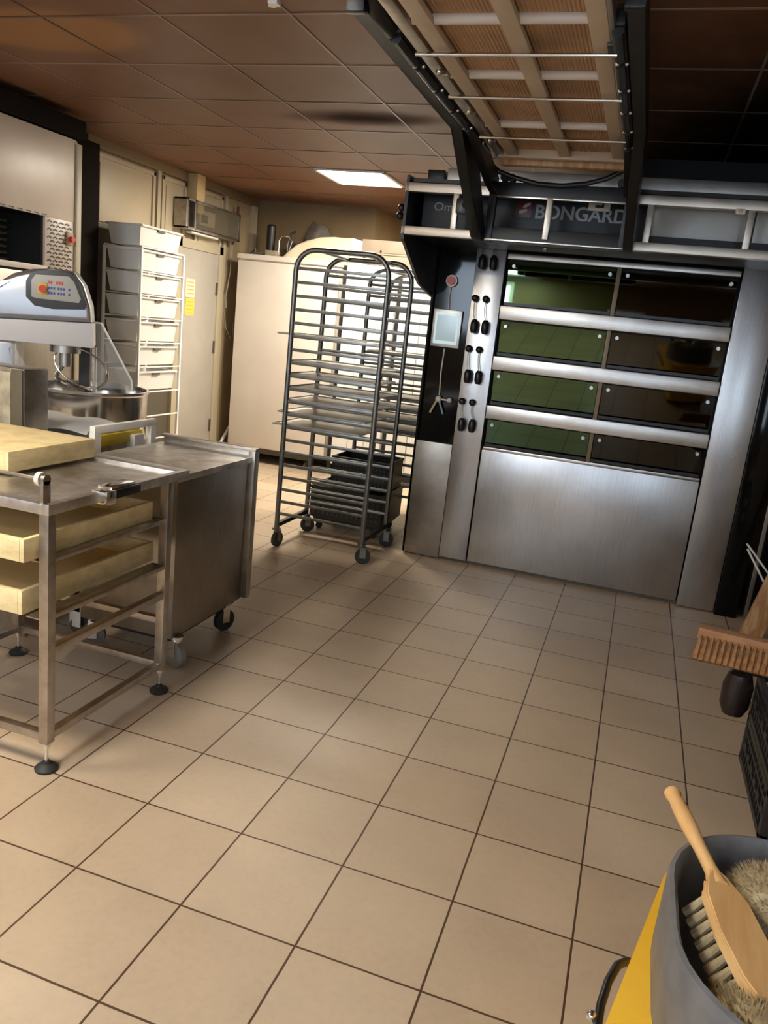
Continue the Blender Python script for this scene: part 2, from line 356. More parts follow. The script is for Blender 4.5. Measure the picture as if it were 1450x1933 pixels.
t = MB(); t.box(XL, XL + .035, 4.90, 4.95, 2.0, H - .075); t.box(XL, XL + .035, 6.05, 6.10, 0, H - .075); t.box(XL, XL + .05, 6.64, 6.70, 2.1, H - .075); struct(t.build('trim_8', trim_light))
# door in the left wall
struct(MB().box(XL, XL + .03, 5.30, 5.97, 0, 2.05, .003).build('door_1', door_grey))
t = MB(); t.box(XL, XL + .045, 5.97, 6.04, 0, 2.13, .003); t.box(XL, XL + .045, 5.22, 5.30, 0, 2.13, .003); t.box(XL, XL + .045, 5.22, 6.04, 2.05, 2.13, .003); struct(t.build('trim_9', trim_light))
d = bpy.data.objects['door_1']
for z in (0.35, 1.15, 1.72): MB().box(XL + .03, XL + .045, 5.945, 5.967, z - .06, z + .06, .002).build('hinge', gap_brown, d)
# notices on the door
nt = thing('door_notice', 'white and yellow printed notice taped to the grey door', 'notice', (XL + .03, 5.48, 1.44))
MB().box(XL + .031, XL + .033, 5.40, 5.56, 1.61, 1.78).build('upper_sheet', paper_cream, nt)
MB().box(XL + .031, XL + .033, 5.41, 5.56, 1.44, 1.60).build('lower_sheet', paper_yellow, nt)
t = MB()
for i in range(4): t.box(XL + .033, XL + .034, 5.42, 5.54, 1.64 + i * .035, 1.648 + i * .035); t.box(XL + .033, XL + .034, 5.43, 5.54, 1.46 + i * .035, 1.468 + i * .035)
t.build('print_line', ink_orange, nt)
# vertical duct down to the box over the door
tag(MB().box(XL + .03, XL + .13, 5.36, 5.50, 2.36, H - .002, .004).build('cable_duct', duct_cream), 'cream vertical duct dropping from the ceiling above the door', 'duct')
# metal-framed box above the door
bx = thing('wall_heater', 'grey metal framed box with glass front mounted above the door', 'wall box', (XL, 5.65, 2.22))
MB().box(XL + .03, XL + .05, 5.18, 6.12, 2.22, 2.44).build('back_plate', gap_brown, bx)
t = MB()
for (y0, y1, z0, z1) in ((5.16, 5.20, 2.20, 2.46), (5.30, 5.33, 2.20, 2.46), (6.10, 6.14, 2.20, 2.46), (5.16, 6.14, 2.44, 2.46), (5.16, 6.14, 2.20, 2.22)): t.box(XL + .03, XL + .16, y0, y1, z0, z1, .003)
t.build('frame', steel_cart, bx)
MB().box(XL + .152, XL + .158, 5.34, 6.1, 2.225, 2.438).build('glass_front', smoke_clear, bx)
MB().box(XL + .05, XL + .12, 5.45, 5.72, 2.27, 2.40, .006).build('inner_unit', trim_light, bx)
MB().box(XL + .12, XL + .14, 5.47, 5.56, 2.29, 2.36, .006).build('switch', black, bx)
tag(MB().box(XL + .06, XL + .12, 5.32, 5.80, 2.175, 2.195, .008).build('tube_lamp', white_plastic), 'thin white tube fixed under the framed box above the door', 'lamp')
# cables hanging beside the door
c = MB().tube([(XL + .03, 6.25, 2.56), (XL + .05, 6.24, 2.42), (XL + .04, 6.21, 2.3), (XL + .05, 6.19, 2.1), (XL + .04, 6.2, 1.9), (XL + .05, 6.12, 1.66), (XL + .05, 6.14, 1.55)], .006)
hc = tag(c.build('hanging_cable', cable_grey), 'grey cable hanging on the wall between door and white cabinet', 'cable')
MB().tube([(XL + .06, 6.26, 2.55), (XL + .07, 6.23, 2.36), (XL + .06, 6.18, 2.18)], .014).build('maroon_sleeve', cable_red, hc)
MB().sph((XL + .08, 6.14, 2.31), .035, (0.7, 1, 1.2)).build('blue_plug', cable_blue, hc)
tag(MB().tube([(XL + .03, 6.12, 1.55), (XL + .05, 6.16, 1.35), (XL + .05, 6.28, 1.23), (XL + .05, 6.33, 1.26), (XL + .05, 6.30, 1.4)], .005).build('cable_loop', cable_grey), 'thin grey cable loop low on the wall post beside the door', 'cable')
tag(MB().tube([(XL + .06, 6.10, .02), (XL + .08, 6.14, .16), (XL + .1, 6.25, .3), (XL + .11, 6.34, .36), (XL + .10, 6.42, .30)], .016).build('drain_hose', white_plastic), 'white hose curving from the floor beside the white cabinet', 'hose')

# ------------------------------------------------------------------ ceiling lights
def panel_light_obj(x0, y0, label, m):
    t = thing('ceiling_light', label, 'ceiling light', (x0 + GS / 2, y0 + GS / 2, H), group='square ceiling light panels')
    MB().box(x0 + .03, x0 + GS - .03, y0 + .03, y0 + GS - .03, H - .008, H - .004).build('diffuser', m, t)
    f = MB()
    for (a, b_, c, d) in ((x0, x0 + .03, y0, y0 + GS), (x0 + GS - .03, x0 + GS, y0, y0 + GS), (x0, x0 + GS, y0, y0 + .03), (x0, x0 + GS, y0 + GS - .03, y0 + GS)): f.box(a, b_, c, d, H - .014, H - .0005)
    f.build('frame', white_paint, t); return t
panel_light_obj(GX - 2 * GS, GY + 5 * GS, 'lit square ceiling panel far back before the rear wall', lamp_back)
panel_light_obj(GX - 1 * GS, GY - 4 * GS, 'lit square ceiling panel above the steel cart near the camera', lamp_m)
panel_light_obj(GX - 3 * GS, GY - 4 * GS, 'lit square ceiling panel towards the left wall behind the camera', lamp_m)  # added to lift the warm light at front left
panel_light_obj(GX - 1 * GS, GY - 7 * GS, 'cool lit square ceiling panel far behind the camera', added_lamp_cool)  # added for cool light and the handle column's reflection
panel_light_obj(GX + 0 * GS, GY + 7 * GS, 'lit square ceiling panel behind the deck oven', lamp_back)  # added out of sight to brighten the back cabinets
tg = tag(MB().box(.36, .40, 1.70, 1.74, H - .03, H - .003, .004).box(.345, .375, 1.72, 1.77, H - .022, H - .003, .004, rot=(0, 0, .6)).build('ceiling_tag', white_plastic), 'small torn white tag stuck to the ceiling grid', 'tag')

# ------------------------------------------------------------------ deck oven
ov = thing('deck_oven', 'large stainless deck oven with dark green glass doors and black hood', 'oven', (1.55, 4.4, 0))
YO = 3.915
MB().box(.515, 2.72, YO + .07, 5.35, .02, 2.40, .004).build('body', dark_casing, ov)
MB().box(.515, .53, YO + .0, YO + .07, .02, 2.2).box(.53, .782, YO + .03, YO + .07, .815, 2.2).build('control_panel', black_gloss, ov)
MB().box(.519, .782, YO, YO + .05, .012, .812, .003).build('side_lower_panel', steel_dark, ov)
MB().box(.787, .978, YO - .012, YO + .05, .03, 2.085, .004).build('handle_column', steel, ov)
MB().box(.986, 2.362, YO, YO + .05, .03, .812, .004).build('lower_panel', steel, ov)
MB().box(.53, 2.58, YO + .03, YO + .08, .0, .03).build('kick_plate', gap_brown, ov)
MB().box(2.37, 2.594, YO - .012, YO + .05, .01, 2.10, .004).build('right_column', steel, ov)
MB().box(2.597, 2.725, YO - .03, YO + .08, .0, 2.15, .003).build('side_post', black_gloss, ov)
RZ = ((1.025, 1.112), (1.343, 1.430), (1.662, 1.748))
for z0, z1 in RZ:
    MB().box(.988, 2.362, YO - .045, YO + .06, z0, z1, .006).build('shelf_rail', steel_h, ov)
MB().box(.99, 2.36, YO - .02, YO + .06, 2.035, 2.068, .004).build('top_trim', steel_h, ov)
MB().box(.99, 2.36, YO + .005, YO + .06, .813, .832, .003).build('door_sill', steel_h, ov)
MB().box(1.664, 1.690, YO - .004, YO + .05, .83, 2.035, .003).build('mullion', mat('mullion_brown', (0.22, 0.16, 0.10), 0.45, 0.4), ov)
rows = ((.838, 1.018), (1.118, 1.337), (1.436, 1.656), (1.754, 2.028))
for i, (z0, z1) in enumerate(rows):
    for j, (x0, x1) in enumerate(((.998, 1.660), (1.694, 2.352))):
        ti = 0.14 if i < 3 else -0.02
        gl = MB().box(x0, x1, YO + .018, YO + .026, z0 + .002, z1 - .002, rot=(ti, 0, 0)).build('glass_door', green_glass if j == 0 else glass_dark_refl, ov)
        fr = MB()
        fr.box(x0, x1, YO + .004, YO + .013, z0, z0 + .018)
        fr.build('door_seal', black, gl)
        for xx in (x0 + .035, x1 - .035):
            MB().cyl((xx, YO - .012, z1 - .035), (xx, YO + .016, z1 - .035), .011, n=12).cyl((xx, YO - .016, z1 - .035), (xx, YO - .012, z1 - .035), .006, n=12).build('clip', silver, gl)
# levers
for row, (zt, zb) in enumerate(((2.16, 1.998), (1.777, 1.60), (1.458, 1.28), (1.115, .962))):
    for j in (0, 1):
        xt = (.817, .887)[j] + (.02 if row == 0 else 0); xb = (.837, .909)[j]
        lv = MB().tube([(xt, YO - .035, zt), (xt + .002, YO - .04, zt - .06), (xb - .012, YO - .045, zb + .07), (xb, YO - .05, zb + .03)], .0035, 8).build('lever', rack_metal, ov)
        MB().sph((xt, YO - .035, zt), .023, (1, .8, 1)).build('knob', black, lv)
        MB().tube([(xb, YO - .05, zb + .045), (xb, YO - .052, zb + .025), (xb, YO - .052, zb - .02), (xb, YO - .05, zb - .04)], .02, 12, rs=[.014, .024, .025, .017]).build('grip', black, lv)
# emergency stop, conduit, touch screen, key lever
b_ = MB().cyl((.638, YO + .03, 1.873), (.638, YO + .01, 1.873), .038, n=28).build('stop_button', cream_ring, ov)
MB().cyl((.638, YO + .01, 1.873), (.638, YO - .012, 1.873), .024, .026, n=24).build('red_cap', red, b_)
MB().tube([(.636, YO + .022, 1.84), (.632, YO + .022, 1.77), (.640, YO + .022, 1.69)], .004, 8).build('conduit', cream_ring, ov)
MB().tube([(.642, YO + .022, 1.44), (.638, YO + .022, 1.28), (.646, YO + .022, 1.13)], .005, 8).build('conduit', cream_ring, ov)
sc = MB().box(.545, .738, YO + .005, YO + .03, 1.448, 1.690, .004).build('touch_screen', silver, ov)
MB().box(.560, .723, YO + .001, YO + .006, 1.468, 1.672, .002).build('screen_border', screen_edge, sc)
MB().box(.575, .708, YO - .001, YO + .002, 1.490, 1.655).build('screen_face', screen_mat, sc)
kv = MB().sph((.646, YO + .01, 1.105), .022).cyl((.646, YO + .01, 1.105), (.719, YO + .01, 1.105), .006, n=10).sph((.722, YO + .008, 1.105), .018).build('valve_handle', cream_ring, ov)
MB().cyl((.640, YO + .0, 1.10), (.600, YO + .0, 1.01), .008, n=10).build('tan_key', mat('key_tan', (0.55, 0.42, 0.22), 0.5), kv)
MB().cyl((.652, YO + .0, 1.10), (.690, YO + .0, 1.01), .006, n=10).build('blue_key', mat('key_blue_grey', (0.30, 0.38, 0.42), 0.5), kv)
# hood
YH = 3.20
hood = MB()
hood.box(.50, 2.95, YH + .06, YO + .05, 2.085, 2.105)
hood.box(.50, 2.95, YH + .05, YO + .05, 2.345, 2.365)
hood.prism([(YH, 2.03), (YH, 2.37), (YO + .05, 2.40), (YO + .05, 1.76), (YO - .3, 1.82)], 'x', .495, .512)
hood.build('hood_shell', black_paint, ov)
bars = MB(); bars.box(.49, 2.95, YH, YH + .05, 2.058, 2.103, .004)
bars.box(.49, 2.95, YH, YH + .05, 2.285, 2.333, .004); bars.build('hood_frame', steel_hood, ov)
for x in (.787, 1.30, 1.813, 2.293, 2.80): MB().box(x - .016, x + .016, YH + .004, YH + .03, 2.10, 2.288, .003).build('hood_post', steel_hood, ov)
MB().box(.545, 1.70, 3.40, 3.42, 2.11, 2.345, .003).build('hood_fascia', fascia_m, ov)
for x0, x1 in ((1.82, 2.31), (2.33, 2.93)):
    pl = MB().box(x0, x1, 3.36, 3.372, 2.155, 2.335, .003).build('hood_plate', steel_plate, ov)
MB().box(1.70, 2.95, 3.372, 3.42, 2.11, 2.345).build('hood_fascia', black_paint, ov)
MB().box(.66, 2.95, 3.44, 3.9, 2.366, 2.462, .004).build('top_band', steel_h, ov)
MB().box(.545, .645, 3.43, 3.6, 2.366, 2.447, .004).build('top_housing', black, ov)
MB().box(1.66, 2.95, 4.08, 4.9, 2.40, H - .002).build('exhaust_duct', dark_casing, ov)
MB().sph((.472, YH + .03, 2.20), .022).sph((.468, YH + .03, 2.155), .024).cyl((.49, YH + .03, 2.2), (.465, YH + .03, 2.2), .012).build('side_knob', black, ov)
MB().box(1.483, 1.60, 3.385, 3.40, 2.268, 2.345, .006).build('socket_plate', cream_ring, ov)
MB().box(1.52, 1.56, 3.380, 3.386, 2.285, 2.298).box(1.556, 1.566, 3.380, 3.386, 2.285, 2.32).build('socket_slot', black, ov)
MB().box(2.215, 2.262, YH - .01, YH + .02, 2.262, 2.29, .006).sph((2.238, YH - .012, 2.277), .009).build('latch', cream_ring, ov)
MB().sph((1.31, YH + .0, 2.035), .016).cyl((1.31, YH + .02, 2.06), (1.31, YH + .0, 2.035), .01).build('sensor', silver, ov)
text('hood_text', 'Omega', .064, (.612, 3.398, 2.222), (PI / 2, 0, 0), text_dim, ov, sx=1.15)
text('hood_text', 'BONGARD', .100, (1.195, 3.398, 2.215), (PI / 2, 0, 0), text_grey, ov, bold=0.0022, sx=1.02)
lg = MB().box(1.090, 1.180, 3.396, 3.40, 2.212, 2.302, .002).build('logo_plate', logo_red, ov)
def ell(cx, cz, a, b2, ang, n=18): return [(cx + a * math.cos(t) * math.cos(ang) - b2 * math.sin(t) * math.sin(ang), cz + a * math.cos(t) * math.sin(ang) + b2 * math.sin(t) * math.cos(ang)) for t in [2 * PI * i / n for i in range(n)]]
MB().prism(ell(1.148, 2.278, .024, .009, .5), 'y', 3.3945, 3.396).prism(ell(1.130, 2.246, .026, .010, .35), 'y', 3.3945, 3.396).build('logo_swoosh', logo_pale, lg)

# ------------------------------------------------------------------ oven loader lifted under the ceiling
ld = thing('oven_loader', 'raised dough loader with slatted underside between black arms above the oven', 'loader', (1.36, 2.0, 2.42))
Z = 2.42
MB().box(1.09, 1.66, .35, 2.93, Z + .03, Z + .045).build('board', loader_m, ld)
for x in (1.132, 1.388, 1.636): MB().box(x - .028, x + .028, .35, 2.95, Z, Z + .02, .004).build('slat', slat_beige, ld)
for y in (.55, 1.24, 1.73, 2.37): MB().tube([(1.09, y, Z + .022), (1.66, y, Z + .022)], .017, 12).build('cross_tube', tube_white, ld)
MB().box(1.06, 1.67, 2.86, 2.90, Z - .01, Z + .05, .006).build('end_beam', slat_beige, ld)
MB().box(1.06, 1.68, 2.93, 2.98, Z - .03, Z + .04, .012).build('end_roller', wood_plank, ld)
for y in (.8, 1.41, 1.86, 2.44): MB().tube([(1.055, y, Z - .02), (1.685, y, Z - .02)], .006, 10).build('rod', rod_chrome, ld)
MB().box(1.045, 1.088, .35, 2.93, Z + .0, Z + .05, .004).build('side_rail', steel_hood, ld)
MB().box(1.664, 1.68, .35, 2.93, Z + .0, Z + .05, .004).build('side_rail', steel_hood, ld)
for y in (1.62, 2.1, 2.55):
    MB().sph((1.078, y, Z - .006), .013).box(1.06, 1.10, y + .02, y + .035, Z - .008, Z).build('bracket', rod_chrome, ld)
# roller chains
for (xc, y0, y1, nm) in ((1.02, 1.30, 2.85, 'L'), (1.692, 1.25, 2.85, 'R')):
    cb = MB().box(xc - .016, xc + .016, y0, y1, Z + .005, Z + .06, .006)
    n_ = 6
    for i in range(n_):
        y = y0 + (y1 - y0) * i / n_; cb.tube([(xc - .004, y + .02, Z - .004), (xc - .004, y + (y1 - y0) / n_ - .03, Z - .004)], .017, 10)
    ch = cb.build('chain_guard', black_paint, ld)
    for i in range(1, n_ + 1):
        y = y0 + (y1 - y0) * i / n_; MB().sph((xc - .012, y, Z - .008), .010, n=10).sph((xc + .016, y + .01, Z - .006), .007, n=10).build('bolt', chrome, ch)
# main arms: level beam, then bent down to the carriage
for (x0, x1) in ((.925, .975), (1.712, 1.760)):
    P = [(1.14, Z + .01), (1.14, Z + .09), (2.62, Z + .09), (2.80, Z + .0), (3.19, 2.10), (3.16, 2.04), (3.06, 2.05), (2.60, Z - .11), (2.42, Z + .01)]
    MB().prism(P, 'x', x0, x1, .004).build('arm', black_paint, ld)
    MB().box(x0 - .004, x1 + .004, 1.12, 1.15, Z, Z + .095, .006).build('arm_end_cap', black, ld)
MB().tube([(1.0, 1.12, Z + .06), (1.0, 1.18, Z + .02), (1.0, 1.32, Z + .02)], .026, 12).build('arm_pivot', black_paint, ld)
MB().box(1.655, 1.70, 1.36, 1.43, Z - .012, Z + .03, .006).build('arm_pivot', black, ld)
# diagonal brace from arm to carriage
MB().prism([(2.35, Z + .02), (2.55, Z + .06), (3.12, 2.36), (3.12, 2.28), (2.95, 2.30)], 'x', .99, 1.03, .004).build('brace', black_paint, ld)
MB().prism([(2.55, Z + .0), (2.65, Z + .04), (3.12, 2.38), (3.12, 2.30), (2.95, 2.34)], 'x', 1.672, 1.706, .004).build('brace', black_paint, ld)
YC = 3.12
ca = MB(); ca.box(.985, 1.70, YC, YC + .05, 2.275, 2.345, .004)
ca.box(.985, 1.025, YC, YC + .05, 2.04, 2.345, .004); ca.box(1.685, 1.735, YC, YC + .05, 2.04, 2.40, .004)
ca.box(.985, 1.735, YC + .01, YC + .05, 2.035, 2.12, .004)
cr = ca.build('carriage', black_paint, ld)
MB().box(1.03, 1.69, YC - .006, YC + .002, 2.267, 2.279, .002).build('edge_strip', rod_chrome, cr)
MB().box(.99, 1.73, YC - .006, YC + .01, 2.048, 2.058, .002).build('edge_strip', rod_chrome, cr)
MB().box(1.295, 1.325, YC - .008, YC + .004, 2.07, 2.275, .003).build('centre_post', steel_hood, cr)
for x in (1.055, 1.095, 1.655): MB().cyl((x, YC - .01, 2.365), (x, YC + .04, 2.365), .02, n=16).build('roller', black, cr)
MB().tube([(.965, YC - .06, 2.43), (1.03, YC - .04, 2.385), (1.12, YC - .03, 2.36), (1.24, YC - .02, 2.338), (1.36, YC - .02, 2.335), (1.48, YC - .02, 2.35), (1.58, YC - .03, 2.378), (1.66, YC - .04, 2.42)], .012, 10).build('curved_guide', black_paint, ld)
MB().tube([(.86, 3.1, 2.21), (.90, 3.08, 2.23), (.95, 3.1, 2.17), (.96, 3.12, 2.08)], .014, 10).build('linkage', black_paint, ld)
MB().box(.815, .875, 3.1, 3.14, 2.17, 2.25, .01).build('clamp', black, ld)

# ------------------------------------------------------------------ dark cabinet to the right of the oven
dc = thing('steel_chiller', 'dark stainless cabinet standing right of the oven', 'cabinet', (3.0, 4.0, 0))
MB().box(2.76, 3.32, 3.86, 4.6, .03, 2.0, .006).build('body', steel_dark, dc)
MB().box(2.78, 3.30, 3.835, 3.86, .06, .75, .006).build('door', black_gloss, dc)
MB().box(2.78, 3.30, 3.835, 3.86, .77, 1.95, .006).build('door', steel, dc)
MB().box(2.80, 3.30, 3.88, 4.5, 0, .03).build('plinth', black, dc)

# ------------------------------------------------------------------ helpers: caster
def caster(x, y, parent, h=.12, r=.045, ang=0.0, tread=None, br=None, piv=0.0):
    br = br or black_paint
    z = h; c = Vector((x, y, 0)); d = Vector((math.cos(ang), math.sin(ang), 0)); s_ = Vector((-d.y, d.x, 0))
    w = c + d * piv
    b1 = MB(); b1.cyl((x, y, h - .012), (x, y, h), .03, n=16); b1.cyl((x, y, h - .03), (x, y, h - .01), .018, n=16)
    for sg in (-1, 1):
        p = w + s_ * sg * .017
        b1.box(p.x - .02, p.x + .02, p.y - .002, p.y + .002, r * .8, h - .02, rot=(0, 0, ang))
    f = b1.build('caster', br, parent)
    MB().cyl(w + s_ * .013 + Vector((0, 0, r)), w - s_ * .013 + Vector((0, 0, r)), r, n=28).build('wheel', tread or wheel_grey, f)
    return f

# ------------------------------------------------------------------ bakery racks
def make_rack(x0, y0, label, w=.62, d=.50, ztop=1.955, tubes=rack_metal):
    rk = thing('rack_trolley', label, 'rack', (x0 + w / 2, y0 + d / 2, 0), group='steel rack trolleys')
    r = .13
    for yy in (y0, y0 + d):
        P = [(x0, yy, .13)] + [(x0, yy, ztop - r)] + arc((x0 + r, ztop - r), r, PI, PI / 2, 8, 'xz', yy) + arc((x0 + w - r, ztop - r), r, PI / 2, 0, 8, 'xz', yy) + [(x0 + w, yy, ztop - r), (x0 + w, yy, .13)]
        MB().tube(P, .0165, 12).build('side_frame', tubes, rk)
        rg = rk
        for k in range(20):
            z = .235 + .0843 * k
            MB().box(x0 + .01, x0 + w - .01, yy - .006 + (.006 if yy == y0 else -.02), yy + .006 + (.02 if yy == y0 else -.006), z, z + .006).box(x0 + .01, x0 + w - .01, yy - .005, yy + .005, z - .008, z + .012, .002).build('runner', tubes, rg)
    for xx in (x0, x0 + w): MB().box(xx - .014, xx + .014, y0, y0 + d, .14, .17, .003).build('base_bar', black_paint, rk)
    for xx in (x0 + .16, x0 + w - .16): MB().box(xx - .012, xx + .012, y0, y0 + d, ztop - .012, ztop + .006, .003).build('top_bar', tubes, rk)
    for i, (xx, yy) in enumerate(((x0, y0), (x0 + w, y0), (x0, y0 + d), (x0 + w, y0 + d))): caster(xx, yy, rk, .135, .052, (1.4, .3, .6, .2)[i], rubber, rack_metal, .015)
    return rk
rk1 = make_rack(-.265, 3.48, 'steel rack trolley holding baking sheets nearest, left of the oven')
rk2 = dup(rk1, (.13, 4.90, 0), .0, 'steel rack trolley half hidden behind the nearest one')
def make_sheet():
    t = MB(); t.box(-.31, .31, -.225, .225, 0, .003); 
    for a in ((-.31, .31, -.225, -.219), (-.31, .31, .219, .225)): t.box(*a, 0, .012)
    t.box(-.31, -.304, -.225, .225, 0, .012)
    return t
sheet = make_sheet().build('baking_sheet', varied('sheet_metal', (0.42, 0.40, 0.37), (0.52, 0.50, 0.46), 6, 0.42, metal=0.7))
ks = [(14, -.11), (12, -.02), (11, -.03), (10, -.015), (9, -.03), (8, -.07), (7, -.10)]
names = ['topmost, alone above the others', 'second from the top', 'third from the top', 'middle one', 'third from the bottom', 'second from the bottom', 'lowest']
for i, (k, dx) in enumerate(ks):
    o = sheet if i == 0 else sheet.copy()
    if i: COL.objects.link(o)
    o.location = (.045 + dx, 3.73, .235 + .0843 * k + .0075)
    tag(o, 'grey baking sheet in the nearest rack trolley, ' + names[i], 'baking sheet', 'baking sheets in the nearest rack')
for i, k in enumerate((13, 11, 9, 8, 7, 6)):
    o = sheet.copy(); COL.objects.link(o); o.location = (.13 + (.02, -.02, .01, 0, -.03, .02)[i], 4.90, .235 + .0843 * k + .0075)
    tag(o, 'grey baking sheet in the rear rack trolley, ' + ['topmost of six', 'second from top', 'third from top', 'third from bottom', 'second from bottom', 'lowest of six'][i], 'baking sheet', 'baking sheets in the rear rack')

# black mesh baskets behind the rack
def basket(cx, cy, z0, label, w=.50, d=.36, h=.22, rz=0.0):
    t = thing('black_crate', label, 'crate', (cx, cy, z0), rz, 'black crates behind the rack'); R = Matrix.Rotation(rz, 4, 'Z')
    m = MB(); m.box(-w / 2, w / 2, -d / 2, d / 2, 0, .008)
    for sx in (-1, 1): m.box(sx * w / 2 - .004, sx * w / 2 + .004, -d / 2, d / 2, 0, h)
    for sy in (-1, 1): m.box(-w / 2, w / 2, sy * d / 2 - .004, sy * d / 2 + .004, 0, h)
    m.box(-w / 2 - .008, w / 2 + .008, -d / 2 - .010, -d / 2, h - .02, h); m.box(-w / 2 - .008, w / 2 + .008, d / 2, d / 2 + .010, h - .02, h)
    bmesh.ops.transform(m.bm, matrix=WM[t.name], verts=m.bm.verts); m.build('body', crate_black, t)
    q = MB()
    for i in range(14):
        for j in range(4):
            x = -w / 2 + .03 + i * (w - .06) / 13; q.box(x - .009, x + .009, -d / 2 - .007, -d / 2 - .003, .03 + j * .04, .05 + j * .04)
    bmesh.ops.transform(q.bm, matrix=WM[t.name], verts=q.bm.verts); q.build('grille', mat('crate_grey', (0.06, 0.06, 0.065), 0.4), t)
    return t
basket(.0, 4.33, .10, 'black mesh crate at the bottom of the stack behind the rack', w=.56, d=.5, h=.24)
basket(.05, 4.36, .345, 'black mesh crate on top of the stack behind the rack', w=.44, d=.36, h=.22)
dl = thing('crate_dolly', 'low black dolly carrying the mesh crates behind the rack', 'dolly', (0, 4.33, 0))
MB().box(-.26, .26, 4.10, 4.56, .07, .10, .004).build('deck', black, dl)
for x, y in ((-.22, 4.14), (.22, 4.14), (-.22, 4.52), (.22, 4.52)): caster(x, y, dl, .07, .025, .2, rubber, black)

# ------------------------------------------------------------------ white cabinets at the back
wc = thing('white_cabinet', 'tall cream white cabinet with wide plain door before the rear wall', 'cabinet', (-1.62, 6.4, 0))
MB().box(-2.12, -1.02, 6.12, 6.72, .16, 2.07, .008).build('body', cream_paint, wc)
MB().box(-2.12, -1.02, 6.10, 6.14, .17, 2.03, .006).build('door', cream_paint, wc)
MB().box(-2.13, -1.01, 6.09, 6.72, 2.045, 2.095, .006).build('top', cream_paint, wc)
MB().box(-2.08, -1.2, 6.16, 6.7, .10, .16).build('plinth', gap_brown, wc)
for x, y in ((-2.05, 6.18), (-1.22, 6.18), (-2.05, 6.66), (-1.22, 6.66)): caster(x, y, wc, .105, .042, .1)
P = [(-1.72, 2.0955), (-1.66, 2.17), (-1.58, 2.235), (-1.47, 2.285), (-1.33, 2.32), (-1.17, 2.335), (-1.0, 2.335), (-.92, 2.30), (-.87, 2.24), (-.86, 2.10), (-.86, 2.0955)]
tag(MB().prism(P, 'y', 6.28, 6.50, .02, 3).build('arched_cover', cream_yellow), 'cream arched cover lying on top of the white cabinet', 'cover')
tag(MB().prism([(-.99, 2.34), (-.78, 2.29), (-.72, 2.20), (-.98, 2.24)], 'y', 6.27, 6.275).build('paper_sheet', paper), 'white paper sheet hanging over the arched cream cover', 'paper')
for i, (x0, x1, lab) in enumerate(((-.955, -.435, 'bright white upright cabinet seen through the rack, beside the cream one'), (-.385, -.05, 'bright white upright cabinet seen through the rack, closest to the oven'))):
    b2 = thing('upright_cabinet', lab, 'cabinet', ((x0 + x1) / 2, 6.4, 0), group='bright upright cabinets')
    MB().box(x0, x1, 6.14, 6.70, .12, 2.09, .006).build('body', bright_white, b2)
    n3 = 3
    for q in range(n3):
        w3 = (x1 - x0) / n3; MB().box(x0 + q * w3 + .006, x0 + (q + 1) * w3 - .006, 6.12, 6.14, .15, 2.06, .004).build('door_leaf', bright_white, b2)
    MB().box(x0 + .02, x1 - .02, 6.18, 6.68, 0, .12).build('plinth', black, b2)
tag(MB().box(-1.008, -.957, 6.18, 6.70, .02, 2.07).build('gap_filler', black_matt), 'black strip filling the gap between cream and bright white cabinets', 'strip', 'black gap strips')  # these strips are added as the shade in the cabinet gaps
tag(MB().box(-.432, -.388, 6.18, 6.70, .02, 2.07).build('gap_filler', black_matt), 'black strip filling the gap between the two bright white cabinets', 'strip', 'black gap strips')
bb = thing('storage_box', 'grey brown lidded box lying on the upright white cabinets', 'box', (-.55, 6.35, 2.10), group='grey brown boxes')
MB().box(-.79, -.10, 6.15, 6.55, 2.095, 2.20, .006).build('body', brown_box, bb)
MB().box(-.80, -.09, 6.14, 6.56, 2.19, 2.205, .004).build('lid', brown_box, bb)
bb2 = thing('storage_box', 'grey brown box topmost of the two above the upright cabinets', 'box', (-.55, 6.35, 2.21), group='grey brown boxes')
MB().box(-.835, -.20, 6.16, 6.52, 2.209, 2.325, .006).build('body', brown_box, bb2)
MB().cyl((-.64, 6.152, 2.225), (-.64, 6.16, 2.225), .010).build('catch', black, bb2)
# odds and ends on the white cabinet
ZC = 2.096
tag(MB().cyl((-1.90, 6.35, ZC), (-1.90, 6.35, ZC + .30), .045, n=20).sph((-1.90, 6.35, ZC + .30), .045, (1, 1, .5)).build('black_canister', black), 'tall black canister on the white cabinet', 'canister')
tag(MB().tube([(-1.73, 6.2, ZC + .006), (-1.73, 6.2, ZC + .16), (-1.71, 6.2, ZC + .20), (-1.62, 6.2, ZC + .20), (-1.59, 6.2, ZC + .16), (-1.62, 6.2, ZC + .06), (-1.68, 6.22, ZC + .008)], .006, 8).build('wire_stand', chrome), 'small bent wire stand on the white cabinet', 'wire stand')
tag(MB().tube([(-1.80, 6.58, ZC + .004), (-1.82, 6.58, ZC + .14), (-1.79, 6.58, ZC + .27), (-1.74, 6.58, ZC + .29)], .012, 8).box(-1.79, -1.70, 6.55, 6.63, ZC, ZC + .18, .02).build('mixer_tool', rack_metal), 'grey metal tool with bent arm behind the wire stand', 'tool')
def lump(name, c, sc, m, label, cat, seed=1, res=3):
    bm = bmesh.new(); bmesh.ops.create_icosphere(bm, subdivisions=res, radius=1); rr = random.Random(seed)
    ph = [rr.uniform(0, 6) for _ in range(6)]
    for v in bm.verts:
        k = 1 + .12 * math.sin(5 * v.co.x + ph[0]) * math.cos(4 * v.co.y + ph[1]) + .1 * math.sin(7 * v.co.z + ph[2] + 3 * v.co.x)
        v.co = Vector((v.co.x * k * sc[0], v.co.y * k * sc[1], max(v.co.z, -.8) * k * sc[2])) + Vector(c)
    s = MB(); s.bm.free(); s.bm = bm; o = s.build(name, m); return tag(o, label, cat)
